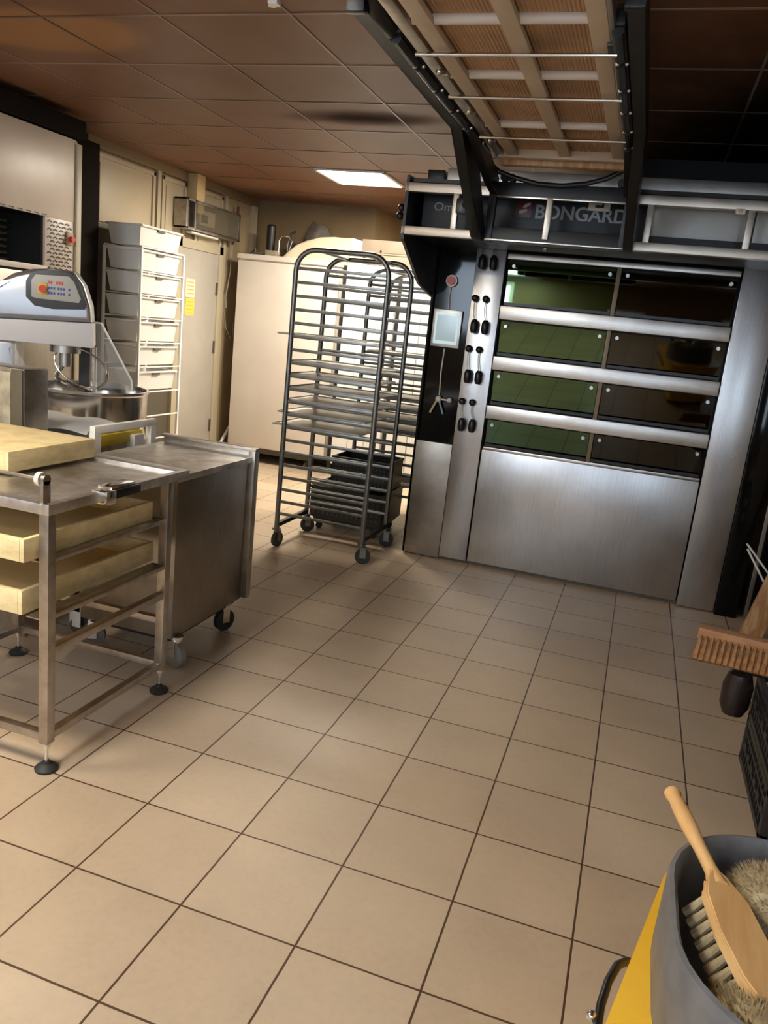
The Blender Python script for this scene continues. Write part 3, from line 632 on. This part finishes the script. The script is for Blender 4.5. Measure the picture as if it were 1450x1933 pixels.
lump('cloth_bundle', (-1.50, 6.61, ZC + .20), (.13, .07, .2), crumple, 'crumpled dark bundle behind the arched cover on the cabinet', 'bundle', 3)
tag(MB().box(-2.02, -1.94, 6.26, 6.34, ZC, ZC + .05, .008).tube([(-2.06, 6.22, ZC + .01), (-2.0, 6.2, ZC + .05), (-1.98, 6.18, ZC + .06), (-1.97, 6.17, ZC + .015)], .008, 8).build('cable_coil', gap_brown), 'small coil of brown cable near the cabinet top corner', 'cable')
tag(MB().box(-1.86, -1.74, 6.16, 6.26, ZC, ZC + .055, .006).build('small_box', mat('olive_box', (0.30, 0.26, 0.17), 0.6)), 'small olive box at the front of the white cabinet top', 'box')

# ------------------------------------------------------------------ tote rack by the left wall
tr = thing('tote_rack', 'white tubular rack full of plastic totes by the left wall', 'rack', (-2.02, 4.4, 0))
for x, y in ((-1.845, 4.10), (-2.18, 4.10), (-1.845, 4.68), (-2.18, 4.68)):
    MB().box(x - .010, x + .010, y - .010, y + .010, .06, 1.925, .003).build('post', white_paint, tr)
    caster(x, y, tr, .075, .03, .3)
RIM = [2.095, 1.915, 1.741, 1.564, 1.375, 1.185, .985]
for z in [r - .155 for r in RIM] + [.63, .44]:
    for x in (-1.845, -2.18): MB().box(x - .007, x + .007, 4.10, 4.68, z - .012, z - .002, .002).build('runner', white_paint, tr)
for z in (.10, 1.915):
    for y in (4.10, 4.68): MB().box(-2.18, -1.845, y - .008, y + .008, z - .012, z + .008, .002).build('cross_bar', white_paint, tr)
def make_tote(i, zr, label, dx=0.0):
    x0, x1, y0, y1 = -2.165 + dx, -1.865 + dx, 4.11, 4.67
    t = thing('dough_tote', label, 'tote', ((x0 + x1) / 2, 4.39, zr - .152), group='white dough totes in the rack')
    h = .15; tp = .012
    m = MB(); bm = m.bm
    def ring(ix, z): return [bm.verts.new(v) for v in ((x0 + ix, y0 + ix, z), (x1 - ix, y0 + ix, z), (x1 - ix, y1 - ix, z), (x0 + ix, y1 - ix, z))]
    A = ring(.022, zr - h); B = ring(0, zr); Cc = ring(.006, zr); D = ring(.028, zr - h + .006)
    for P, Q in ((A, B), (B, Cc), (Cc, D)):
        for k in range(4): bm.faces.new((P[k], P[(k + 1) % 4], Q[(k + 1) % 4], Q[k]))
    bm.faces.new(A[::-1]); bm.faces.new(D)
    m.build('body', white_plastic, t, smooth=False)
    r = MB(); w = .014
    for (a, b_, c, d) in ((x0 - w, x1 + w, y0 - w, y0 + .004), (x0 - w, x1 + w, y1 - .004, y1 + w), (x0 - w, x0 + .004, y0 - w, y1 + w), (x1 - .004, x1 + w, y0 - w, y1 + w)): r.box(a, b_, c, d, zr - .012, zr + .002, .002)
    r.build('rim', white_plastic, t)
    g2 = MB(); g2.box(x1 - .004, x1 + .010, 4.33, 4.42, zr - .030, zr - .012).build('grip_slot', gap_brown, t)
for i, zr in enumerate(RIM):
    make_tote(i, zr, 'white plastic tote in the rack, ' + ['sitting on the very top', 'second from the top', 'third from the top', 'in the middle', 'third from the bottom', 'second from the bottom', 'lowest of the seven'][i])

# ------------------------------------------------------------------ tall machine at left wall
XM = -1.90
bmh = thing('dough_divider', 'tall cream machine with perforated guard and dark opening at left wall', 'machine', (-2.1, 2.9, 0))
s = MB(); s.box(-2.28, XM - .02, 1.6, 3.46, .0, 1.68); s.box(-2.28, XM - .02, 1.6, 3.46, 2.0, 2.52); s.box(-2.28, XM - .02, 3.12, 3.46, 1.68, 2.0); s.box(-2.28, -2.2, 1.6, 3.12, 1.68, 2.0)
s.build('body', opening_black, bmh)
MB().box(XM - .02, XM, 1.6, 3.42, 2.0, 2.52, .004).build('upper_panel', machine_panel, bmh)
MB().box(XM - .05, XM + .012, 3.42, 3.47, .05, 2.50, .004).build('edge_post', trim_light, bmh)
MB().box(XM - .02, XM + .02, 1.6, 3.14, 1.655, 1.69, .004).build('sill', cream_paint, bmh)
MB().box(XM - .02, XM, 1.6, 3.42, .1, 1.64, .004).build('lower_panel', steel_dark, bmh)
gp = MB().box(XM - .02, XM - .002, 3.14, 3.42, 1.66, 2.0, .002).build('guard_plate', machine_panel, bmh)
h = MB()
for r_ in range(13):
    for c_ in range(4):
        y = 3.155 + c_ * .055 + (.027 if r_ % 2 else 0); z = 1.68 + r_ * .0245
        h.prism([(y, z), (y + .022, z + .010), (y + .047, z + .002), (y + .040, z - .006), (y + .022, z + .001), (y + .006, z - .006)], 'x', XM - .002, XM + .0006)
h.build('slot_pattern', opening_black, gp)
sb = MB().box(XM, XM + .012, 3.335, 3.395, 1.845, 1.925, .003).build('switch_plate', mat('switch_tan', (0.40, 0.24, 0.12), 0.5), bmh)
MB().cyl((XM + .012, 3.368, 1.885), (XM + .035, 3.368, 1.885), .020, n=20).build('red_button', red, sb)
h = MB()
for i in range(14): h.box(XM - .002, XM + .002, 2.2 + i * .07, 2.24 + i * .07, 2.006, 2.014)
h.build('vent_slot', opening_black, bmh)
for i in range(7): MB().box(-2.19, -2.17, 2.95, 3.10, 1.70 + i * .04, 1.715 + i * .04).build('inner_slat', gap_brown, bmh)
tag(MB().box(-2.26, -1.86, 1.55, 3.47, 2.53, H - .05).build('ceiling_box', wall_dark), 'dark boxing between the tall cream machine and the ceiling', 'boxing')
tag(MB().box(-2.29, -2.16, 3.50, 4.0, .0, 2.62, .004).build('dark_column', wall_dark), 'dark narrow column between the tall machine and the wall panels', 'column')  # near-black block put in as the shade between machine and wall panels

# ------------------------------------------------------------------ spiral mixer
mx = thing('spiral_mixer', 'big silver spiral dough mixer with steel bowl and control panel', 'mixer', (-1.10, 2.60, 0), math.radians(35))
def lb(mb, name, m, parent=None, label=None):
    bmesh.ops.transform(mb.bm, matrix=WM[mx.name], verts=mb.bm.verts); return mb.build(name, m, parent or mx, label=label)
lb(MB().prism([(-.74, 1.352), (-.74, 1.37), (-.636, 1.40), (-.556, 1.483), (-.477, 1.562), (-.41, 1.612), (-.317, 1.646), (-.209, 1.660), (-.10, 1.658), (-.048, 1.590), (-.010, 1.475), (-.002, 1.386)], 'y', .0, .33, .03, 4), 'head', mixer_silver)
lb(MB().prism([(-.74, 1.245), (-.74, 1.350), (-.0, 1.383), (.004, 1.243)], 'y', -.006, .335, .006), 'head_band', mixer_band)
lb(MB().box(-.72, -.40, .02, .33, .0, 1.25, .03), 'column', mixer_silver)
lb(MB().prism([(-.346, 1.493), (-.346, 1.578), (-.322, 1.625), (-.277, 1.645), (-.209, 1.652), (-.115, 1.648), (-.078, 1.615), (-.028, 1.485), (-.040, 1.455), (-.208, 1.440), (-.303, 1.450)], 'y', -.012, .01, .004), 'panel_surround', panel_dark)
lb(MB().prism([(-.317, 1.496), (-.317, 1.586), (-.296, 1.617), (-.125, 1.626), (-.098, 1.601), (-.060, 1.510), (-.072, 1.487), (-.29, 1.49)], 'y', -.018, -.010, .002), 'panel_face', panel_grey)
lb(MB().box(-.285, -.235, -.022, -.017, 1.513, 1.578, .002), 'stop_base', orange_yel)
lb(MB().cyl((-.257, -.017, 1.545), (-.257, -.045, 1.545), .017, .020, n=20), 'stop_button', red)
t = MB()
for x in (-.226, -.214, -.185, -.172, -.158): t.box(x - .0045, x + .0045, -.020, -.017, 1.575, 1.592)
lb(t, 'digit', red_led)
t = MB()
for z in (1.553, 1.526):
    for x in (-.228, -.214, -.200, -.178, -.164, -.150, -.122): t.box(x - .005, x + .005, -.020, -.017, z - .007, z + .007)
lb(t, 'key', blue)
BC = (-.012, .17, 0)
lb(MB().lathe([(.02, .56), (.30, .56), (.325, .60), (.33, .98), (.338, .99), (.338, 1.005), (.325, 1.005), (.318, .98), (.31, .62), (.02, .60)], BC, 56), 'bowl', mixer_steel)
lb(MB().lathe([(.28, .25), (.28, .555)], BC, 40).box(-.45, .25, -.08, .40, .0, .30, .03), 'base', mixer_silver)
lb(MB().cyl((-.15, .10, 1.25), (-.15, .10, 1.20), .085, n=24).cyl((-.15, .10, 1.20), (-.15, .10, 1.12), .035, n=20), 'spindle', silver)
sp = []
for i in range(40):
    a = i / 39 * 2.2 * 2 * PI; sp.append((-.10 + .10 * math.cos(a + PI), .14 + .10 * math.sin(a + PI), 1.06 - .40 * i / 39))
lb(MB().tube([(-.15, .10, 1.15)] + sp, .014, 10), 'spiral_hook', mixer_steel)
lb(MB().cyl((.0, .17, 1.24), (.0, .17, .66), .020, n=16), 'centre_bar', mixer_steel)
lb(MB().box(-.09, .0, .30, .335, .98, 1.24, .01), 'rear_bracket', panel_dark)
ring = [(-.055 + .145 * math.cos(a), .02 + .03 * math.sin(a), 1.125 + .10 * math.sin(a) - .04 * math.cos(a)) for a in [2 * PI * i / 40 for i in range(40)]]
lb(MB().tube(ring, .005, 8, closed=True), 'guard_ring', chrome)
lb(MB().tube([(.04, -.02, 1.02), (.075, .0, 1.06), (.085, .02, 1.11), (.08, .03, 1.15)], .005, 8), 'guard_rod', chrome)
lb(MB().prism([(.003, 1.384), (.045, 1.383), (.222, 1.065), (.223, 1.010), (.003, 1.01)], 'y', .10, .104), 'clear_shield', clear)
lb(MB().tube([(.003, .102, 1.386), (.045, .102, 1.385), (.222, .102, 1.065), (.226, .102, 1.012)], .006, 8), 'shield_edge', white_plastic)
lb(MB().prism([(-.40, 1.24), (-.40, 1.20), (-.30, 1.02), (-.40, 1.01), (-.44, 1.20)], 'y', .02, .024), 'splash_guard', clear)

# grey steel box in front of the mixer at the left edge of the picture
gb = thing('steel_hopper', 'flour dusted steel hopper box standing before the mixer', 'hopper', (-.8, 1.53, 0))
MB().box(-1.05, -.535, 1.455, 1.60, .0, 1.21, .008).build('body', steel_cart, gb)
MB().box(-.90, -.60, 1.447, 1.457, .95, 1.19, .003).build('window', varied('floury_window', (0.45, 0.40, 0.30), (0.25, 0.22, 0.17), 14, 0.5), gb)
MB().box(-.595, -.538, 1.446, 1.457, .62, 1.205, .003).build('side_strip', gap_brown, gb)

# ------------------------------------------------------------------ white couche loader trolley behind the cart
wt = thing('dough_board_trolley', 'white framed trolley with cloth belt and yellow strip behind the cart', 'trolley', (-.9, 1.9, 0))
XF = -.335
fr = MB()
fr.box(XF - .029, XF - .001, 1.661, 1.705, .83, .950); fr.box(XF - .029, XF - .001, 2.085, 2.129, .80, .950)
fr.box(XF - .03, XF, 1.66, 2.13, .942, .978, .006)
fr.build('end_frame', white_paint, wt)
MB().box(-1.55, XF - .03, 1.665, 1.70, .83, .875, .004).box(-1.55, XF - .03, 2.09, 2.125, .83, .875, .004).build('side_rail', white_paint, wt)
MB().box(XF - .06, XF - .045, 1.71, 2.08, .868, .922, .002).build('yellow_strip', yellow_strip, wt)
MB().box(XF - .08, XF - .062, 1.71, 2.08, .80, .94).build('end_plate', steel_cart, wt)
MB().box(XF - .10, XF - .02, 1.98, 2.06, .79, .905, .006).build('side_bracket', white_paint, wt)
bm = bmesh.new(); NX, NY = 40, 14; G = []
for i in range(NX + 1):
    row = []
    for j in range(NY + 1):
        x = -1.75 + (1.34) * i / NX; y = 1.69 + .42 * j / NY
        z = .932 + .008 * math.sin(9 * x + 1.0) * math.sin(PI * j / NY) + .022 * max(0, (i - 32) / 8) * math.sin(PI * j / NY) + .006 * math.sin(23 * x + 8 * y)
        row.append(bm.verts.new((x, y, z)))
    G.append(row)
for i in range(NX):
    for j in range(NY): bm.faces.new((G[i][j], G[i + 1][j], G[i + 1][j + 1], G[i][j + 1]))
bmesh.ops.solidify(bm, geom=bm.faces[:], thickness=.004)
s = MB(); s.bm.free(); s.bm = bm; s.build('cloth_belt', cloth_white, wt)
MB().box(-1.7, XF - .08, 1.72, 2.08, .88, .91).build('belt_bed', black, wt)
for x in (-.385, -1.5):
    for y in (1.63, 2.10):
        MB().box(x - .03, x + .03, y - .024, y - .020, .035, .30, .001).box(x - .03, x + .03, y - .024, y + .02, .11, .84, .003).build('leg', white_paint, wt)
        caster(x - .005, y + .01, wt, .10, .042, .9)
MB().box(-1.5, -.38, 1.61, 1.645, .16, .20, .003).build('lower_bar', black, wt)
MB().box(-1.5, -.38, 2.085, 2.12, .16, .20, .003).build('lower_bar', black, wt)
MB().box(-1.45, -.42, 1.66, 2.08, .22, .24, .003).build('lower_shelf', mat('pale_shelf', (0.45, 0.50, 0.50), 0.4), wt)

# ------------------------------------------------------------------ stainless cabinet on casters
sc_ = thing('steel_worktable', 'closed stainless worktable cabinet on casters with raised back edge', 'cabinet', (-.03, 1.8, 0))
MB().box(-.26, .205, 1.49, 2.10, .15, .845, .003).build('body', steel_dark, sc_)
MB().box(-.29, .225, 1.455, 2.13, .845, .872, .003).build('top', steel_top, sc_)
bs = MB().box(-.29, .235, 2.13, 2.145, .16, .905, .003); bs.box(.205, .24, 2.09, 2.13, .16, .90, .003); bs.box(-.29, .235, 2.105, 2.145, .898, .912, .003)
bs.build('back_edge', steel_cart, sc_)
MB().box(-.24, .18, 1.52, 2.08, .125, .15).build('underframe', black, sc_)
caster(.20, 1.54, sc_, .15, .062, -.3, mat('caster_clear_grey', (0.22, 0.22, 0.20), 0.3), chrome, -.01)
caster(.165, 2.02, sc_, .15, .055, 1.2, rubber, chrome)
caster(-.23, 1.54, sc_, .15, .055, .4, wheel_grey, chrome)
caster(-.23, 2.02, sc_, .15, .055, .2, rubber, chrome)

# ------------------------------------------------------------------ nearest cart
ct = thing('steel_cart', 'stainless tray cart on screw feet nearest, holding wooden dough trays', 'cart', (-.1, 1.0, 0))
XC0, XC1, YC0, YC1 = -.46, .285, .655, 1.335
for x in (XC0, XC1 - .036):
    for y in (YC0, YC1 - .036):
        lg_ = MB().box(x, x + .036, y, y + .036, .10, .892, .003).build('leg', steel_cart, ct)
        MB().cyl((x + .018, y + .018, .02), (x + .018, y + .018, .10), .006, n=10).cyl((x + .018, y + .018, .085), (x + .018, y + .018, .10), .013, n=12).build('screw', chrome, lg_)
        MB().lathe([(.001, 0), (.036, 0), (.038, .008), (.030, .016), (.014, .024), (.012, .032), (.001, .033)], (x + .018, y + .018, 0), 24).build('foot', rubber, lg_)
for z in (.735, .545, .425, .125):
    MB().box(XC1 - .034, XC1 - .006, YC0 + .036, YC1 - .036, z - .014, z + .004, .002).box(XC1 - .085, XC1 - .034, YC0 + .0, YC1, z - .012, z - .008).build('side_rail', steel_cart, ct) if z > .5 else MB().box(XC1 - .034, XC1 - .004, YC0 + .036, YC1 - .036, z - .016, z + .010, .002).build('side_rail', steel_cart, ct)
    MB().box(XC0 + .006, XC0 + .034, YC0 + .036, YC1 - .036, z - .014, z + .004, .002).box(XC0 + .034, XC0 + .085, YC0, YC1, z - .012, z - .008).build('side_rail', steel_cart, ct) if z > .5 else MB().box(XC0 + .004, XC0 + .034, YC0 + .036, YC1 - .036, z - .016, z + .010, .002).build('side_rail', steel_cart, ct)
for y in (YC0 + .004, YC1 - .032): MB().box(XC0 + .036, XC1 - .036, y, y + .028, .109, .137, .002).build('cross_rail', steel_cart, ct)
MB().box(XC0 + .036, XC1 - .036, YC1 - .032, YC1 - .004, .30, .325, .002).build('cross_rail', steel_cart, ct)
tp = MB()
tp.box(XC0 - .5, XC1 - .021, YC0, YC1 + .095, .892, .900)
tp.box(XC0 - .5, XC1 - .0205, YC0 - .005, YC0 + .035, .88, .914, .002); tp.box(XC0 - .5, XC1 - .0205, YC1 + .03, YC1 + .1, .88, .914, .002); tp.box(XC1 - .02, XC1 + .005, YC0 - .005, YC1 + .1, .88, .914, .002)
tp.build('top', steel_top, ct)
br_ = MB().box(XC1 - .034, XC1 - .020, YC0 + .0, YC0 + .034, .912, .985, .003).cyl((XC1 - .034, YC0 + .017, .985), (XC1 - .020, YC0 + .017, .985), .017, n=20).build('roller_bracket', steel_cart, ct)
MB().cyl((XC1 - .052, YC0 + .017, .985), (XC1 - .036, YC0 + .017, .985), .022, n=24).build('roller', cream_ring, br_)
MB().tube([(XC0 - .2, YC0 + .017, .985), (XC1 - .05, YC0 + .017, .985)], .006, 10).build('roller_axle', steel_cart, br_)
tc = MB().box(XC1 - .03, XC1 + .032, YC0 + .235, YC0 + .285, .872, .918, .004).box(XC1 - .045, XC1 + .012, YC0 + .285, YC0 + .42, .905, .924, .004).build('clamp', chrome, ct)
MB().box(XC1 + .010, XC1 + .026, YC0 + .285, YC0 + .43, .885, .915, .003).build('clamp_pad', black, tc)

def tray(x0, x1, y0, y1, z0, z1, label, flip=False):
    t = thing('dough_tray', label, 'tray', ((x0 + x1) / 2, (y0 + y1) / 2, z0), group='wooden dough trays on the cart')
    w = .017
    m = MB()
    m.box(x0, x0 + w, y0, y1, z0, z1, .003); m.box(x1 - w, x1, y0, y1, z0, z1, .003); m.box(x0 + w, x1 - w, y0, y0 + w, z0, z1, .003); m.box(x0 + w, x1 - w, y1 - w, y1, z0, z1, .003)
    m.build('rim', wood_tray, t)
    if flip: MB().box(x0 + .001, x1 - .001, y0 + .001, y1 - .001, z1 - .006, z1 + .004, .003).build('base_board', wood_tray, t)
    else: MB().box(x0 + w, x1 - w, y0 + w, y1 - w, z0 + .002, z0 + .012).build('base_board', wood_tray_in, t)
    return t
tray(-.72, -.10, .905, 1.36, .915, .985, 'pale wooden dough tray upside down on top of the cart', True)
tray(-.38, .238, .605, 1.27, .732, .806, 'open wooden dough tray on the upper cart rails')
tray(-.42, .198, .640, 1.345, .542, .622, 'open wooden dough tray on the lower cart rails')

# ------------------------------------------------------------------ black crates at the right
def side_crate(x0, x1, y0, y1, z0, z1, label):
    t = thing('black_bread_crate', label, 'crate', ((x0 + x1) / 2, (y0 + y1) / 2, z0), group='black crates on the right')
    m = MB(); m.box(x0 + .01, x1 - .01, y0 + .01, y1 - .01, z0, z0 + .01)
    for (a, b_, c, d) in ((x0, x0 + .02, y0, y1), (x1 - .02, x1, y0, y1), (x0, x1, y0, y0 + .02), (x0, x1, y1 - .02, y1)):
        m.box(a, b_, c, d, z0, z0 + .025, .003); m.box(a, b_, c, d, z1 - .025, z1, .003)
    for (x, y) in ((x0, y0), (x1 - .03, y0), (x0, y1 - .03), (x1 - .03, y1 - .03)): m.box(x, x + .03, y, y + .03, z0, z1, .003)
    m.build('frame', crate_black, t)
    g2 = MB(); n1 = int((y1 - y0) / .045)
    for i in range(1, n1):
        y = y0 + (y1 - y0) * i / n1
        g2.box(x0 + .004, x0 + .014, y - .006, y + .006, z0 + .02, z1 - .02)
        if i % 2: g2.box(x0 - .002, x0 + .01, y - .02, y + .02, (z0 + z1) / 2 - .006, (z0 + z1) / 2 + .012)
    n2 = int((x1 - x0) / .045)
    for i in range(1, n2):
        x = x0 + (x1 - x0) * i / n2; g2.box(x - .006, x + .006, y0 + .004, y0 + .014, z0 + .02, z1 - .02)
    g2.box(x0 + .002, x0 + .012, y0, y1, z0 + (z1 - z0) * .36, z0 + (z1 - z0) * .42); g2.box(x0 + .002, x0 + .012, y0, y1, z0 + (z1 - z0) * .66, z0 + (z1 - z0) * .72)
    g2.box(x0, x1, y0 + .002, y0 + .012, z0 + (z1 - z0) * .48, z0 + (z1 - z0) * .54)
    g2.build('lattice', crate_black, t)
    MB().cyl((x0 + .06, y0 - .004, z1 - .05), (x0 + .06, y0 + .004, z1 - .05), .012, n=16).build('rivet', silver, t)
    return t
side_crate(2.55, 2.95, 1.40, 1.99, .0, .185, 'black lattice bread crate on the floor, bottom of the right stack')
side_crate(2.55, 2.95, 1.40, 1.99, .187, .372, 'black lattice bread crate on top of the right stack')
tag(MB().prism([(2.57, 1.62), (2.66, 1.48), (2.9, 1.50), (2.9, 1.95), (2.60, 1.95)], 'z', .374, .392, .003).build('wooden_board', mat('pink_board', (0.42, 0.27, 0.20), 0.5)), 'pinkish wooden board lying on the black crates', 'board')

# dark flask hanging off the crates
tag(MB().lathe([(.001, 0), (.035, 0), (.05, .04), (.052, .12), (.04, .17), (.02, .185), (.001, .186)], (2.480, 1.93, .205), 20, sx=1.1).box(2.47, 2.56, 1.92, 1.94, .378, .392, .004).build('dark_pouch', mat('pouch_black', (0.02, 0.013, 0.012), 0.25)), 'glossy dark pouch hooked on the side of the crates', 'pouch')
# plank leaning behind
pk = MB().box(-.06, .06, -.012, .012, 0, 1.0, .003); pk.bm.transform(Matrix.Translation((2.735, 3.42, .006)) @ Euler((-.22, .26, .0)).to_matrix().to_4x4())
tag(pk.build('wooden_plank', wood_plank), 'worn wooden plank leaning on the right side behind the broom', 'plank')
# broom lying across crates
bo = thing('broom', 'wooden broom head with brown bristles resting on the black crates', 'broom', (2.5, 1.9, .40))
hb = MB().box(2.30, 2.88, 1.94, 2.00, .475, .525, .012); hb.rot(-.10, 'Z', (2.30, 1.97, .5)); hb.build('head', wood_broom, bo)
for i in range(26):
    x = 2.315 + i * .022
    for j in (0, 1):
        q = MB().tube([(x, 1.942 + j * .02, .495 - j * .012), (x - .004, 1.90 + j * .02, .455 - j * .008), (x - .008, 1.875 + j * .02, .415)], .008, 6, rs=[.006, .010, .013])
        q.rot(-.10, 'Z', (2.30, 1.97, .5)); q.build('bristle_tuft', bristle_brown, bo)
hn = MB().tube([(2.62, 1.94, .50), (2.80, 2.2, .90), (3.05, 2.6, 1.5)], .013, 12).build('handle', wood_broom, bo)
# white rods
for i, (a, b_, lab) in enumerate((((2.653, 3.6, .545), (2.86, 3.58, .33), 'upper of two thin white rods propped beside the oven'), ((2.662, 3.6, .515), (2.84, 3.58, .26), 'lower of two thin white rods propped beside the oven'))):
    tag(MB().tube([a, b_, (b_[0] + .10, b_[1], .005)], .006, 8).build('white_rod', white_plastic), lab, 'rod', 'thin white rods')

# ------------------------------------------------------------------ mop bucket with brushes
bk = thing('mop_bucket', 'yellow bucket with grey wringer insert holding brushes, bottom right corner', 'bucket', (2.352, .095, 0), -.225)
def shell(prof, x0, x1, y0, y1, r, name, m, parent, nseg=8, world=False):
    # prof: (inset, z) pairs running up the outside and down the inside; rounded-rectangle rings
    mm = MB(); bm = mm.bm; rings = []
    for ins, z in prof: rings.append([bm.verts.new((x, y, z)) for x, y in rrect(x0 + ins, x1 - ins, y0 + ins, y1 - ins, max(.01, r - ins * .6), nseg)])
    for A, B in zip(rings, rings[1:]):
        for k in range(len(A)): bm.faces.new((A[k], A[(k + 1) % len(A)], B[(k + 1) % len(A)], B[k]))
    bm.faces.new(rings[0][::-1]); bm.faces.new(rings[-1])
    if not world: bmesh.ops.transform(bm, matrix=WM[parent.name], verts=bm.verts)
    return mm.build(name, m, parent)
shell([(.06, .06), (.03, .28), (.0, .44), (-.012, .442), (-.012, .456), (.006, .457), (.12, .452), (.13, .44), (.15, .10)], -.252, .25, -.42, .315, .09, 'bucket', yellow_plastic, bk)
shell([(.004, .38), (.002, .45), (.003, .55), (.003, .615), (.006, .628), (.013, .631), (.020, .62), (.026, .57), (.045, .475)], 2.116, 2.58, -.215, .352, .21, 'wringer', grey_plastic, bk, world=True)
hd = MB().tube([(2.105, .20, .36), (2.085, .17, .395), (2.064, .12, .42), (2.048, .06, .43), (2.038, .0, .43), (2.032, -.10, .42), (2.04, -.2, .41)], .008, 12); hd.build('handle', black, bk)
hd = MB().sph((2.024, -.03, .43), .010); hd.build('handle_pivot', chrome, bk)
for x, y in ((-.15, -.28), (.15, -.28), (-.15, .15), (.15, .15)):
    p = WM[bk.name] @ Vector((x, y, 0)); caster(p.x, p.y, bk, .075, .03, .5, rubber, black)

def hand_brush(name, A, Bn, Cc, label, roll=0.0, bm_side=None):
    # A handle tip, Bn neck, Cc block far end
    A, Bn, Cc = Vector(A), Vector(Bn), Vector(Cc)
    t = thing(name, label, 'brush', tuple(Bn))
    d = (Cc - Bn).normalized(); up = Vector((0, 0, 1)); side = d.cross(up).normalized(); nrm = side.cross(d).normalized()
    Rm = Matrix.Rotation(roll, 4, d); side = Rm @ side; nrm = Rm @ nrm
    L = (Cc - Bn).length
    # block outline
    m = MB(); bm = m.bm
    prof = [(-.022, .011), (-.006, .016), (.010, .026), (.022, .036), (.038, .043), (L * .5, .046), (L * .85, .040), (L * .97, .028), (L, .014)]
    T, Bt = [], []
    for s_, w in prof: T.append((s_, w))
    out = [(s_, w) for s_, w in prof] + [(s_, -w) for s_, w in prof[::-1]]
    up_v = [bm.verts.new(Bn + d * s_ + side * w + nrm * .010) for s_, w in out]; lo_v = [bm.verts.new(Bn + d * s_ + side * w - nrm * .012) for s_, w in out]
    fs = [bm.faces.new(up_v), bm.faces.new(lo_v[::-1])]
    for i in range(len(out)): fs.append(bm.faces.new((up_v[i], lo_v[i], lo_v[(i + 1) % len(out)], up_v[(i + 1) % len(out)])))
    bmesh.ops.bevel(bm, geom=list({e for f in fs[:2] for e in f.edges}), offset=.003, segments=2, affect='EDGES')
    m.build('block', wood_light, t)
    Lh = (Bn - A).length; dh = (A - Bn).normalized()
    sag = lambda u: nrm * (.006 * math.sin(PI * u))
    pts = [Bn - dh * .01, Bn + dh * Lh * .15, Bn + dh * Lh * .35, Bn + dh * Lh * .6, Bn + dh * Lh * .82, Bn + dh * Lh * .92, A - dh * .010, A, A + dh * .010]
    m = MB().tube(pts, .01, 18, rs=[.016, .0125, .0125, .0165, .0160, .0135, .0170, .0165, .007]); m.build('handle', wood_light, t)
    hp = Bn + dh * Lh * .80
    MB().cyl(hp + nrm * .0155 + side * -.004, hp + nrm * .0128 + side * -.004, .004, n=10).build('hang_hole', black, t)
    n = 0
    for i in range(9):
        for j in (-1.3, 0, 1.3):
            s_ = .03 + i * (L - .05) / 8.0; p = Bn + d * s_ + side * j * .022 - nrm * .010
            MB().tube([p, p - nrm * .022 + side * j * .004, p - nrm * .05 + side * j * .010], .009, 8, rs=[.0065, .008, .0105]).build('bristle_tuft', bristle_tan, t)
    return t
hand_brush('hand_brush', (2.128, .385, .655), (2.205, .150, .630), (2.275, -.06, .585), 'beech hand brush lying across the bucket rim, handle pointing up', roll=-.25)

def fuzzy(name, c, rx, ry, rz, label, seed):
    rr = random.Random(seed); m = MB(); m.sph(c, 1, (rx, ry, rz), 24)
    for v in m.bm.verts:
        dlt = (v.co - Vector(c)); v.co = Vector(c) + dlt * (1 + rr.uniform(-.03, .03))
    for i in range(1500):
        u = rr.uniform(0.0, 1); a = rr.uniform(0, 2 * PI); q = math.sqrt(1 - u * u); dv = Vector((q * math.cos(a), q * math.sin(a), u))
        p = Vector(c) + Vector((dv.x * rx, dv.y * ry, dv.z * rz)); e = p + (dv + Vector((rr.uniform(-.3, .3), rr.uniform(-.3, .3), rr.uniform(-.3, .3)))) * .014
        sd = dv.cross(Vector((rr.uniform(-1, 1), rr.uniform(-1, 1), .3))).normalized() * .0011
        a_ = m.bm.verts.new(p - sd); b__ = m.bm.verts.new(p + sd); c_ = m.bm.verts.new(e); m.bm.faces.new((a_, b__, c_))
    return m
rb = thing('round_brush', 'round tan bristle brush lying deep in the bucket beside the hand brush', 'brush', (2.36, .13, .55))
fuzzy('r', (2.320, .215, .575), .082, .080, .055, '', 3).build('bristles', bristle_tan, rb)
MB().cyl((2.36, .12, .60), (2.41, .06, .65), .018, n=16).build('ferrule', white_plastic, rb)
fb = thing('flour_brush', 'fluffy tan flour brush at the bottom of the bucket under the hand brush', 'brush', (2.24, -.10, .52))
fuzzy('f', (2.250, -.085, .545), .070, .070, .05, '', 5).build('bristles', bristle_tan, fb)
MB().box(2.26, 2.40, -.06, .0, .52, .545, .006, rot=(0, .2, -.6)).build('handle', wood_light, fb)

# unseen windows added behind the camera for cool light and steel reflections
def window(k, x0, x1, z0, z1, es):
    struct(MB().box(x0, x1, YF, YF + .02, z0, z1).build('window_%d' % k, mat('window_sky_%d' % k, (0.8, 0.85, 0.9), 0.3, emis=(0.66, 0.82, 1.0), es=es)))
    t = MB()
    for (a, b_, c, d) in ((x0 - .05, x0, z0 - .05, z1 + .05), (x1, x1 + .05, z0 - .05, z1 + .05), (x0, x1, z0 - .05, z0), (x0, x1, z1, z1 + .05)): t.box(a, b_, YF, YF + .05, c, d, .004)
    struct(t.build('trim_%d' % (20 + k), white_paint))
window(1, 1.35, 1.75, .75, 2.3, 3.5)
window(2, -1.0, -.1, 1.6, 2.55, 6.0)
window(3, 2.85, 3.28, .95, 2.3, 3.5)  # added so the oven's right column picks up cool light
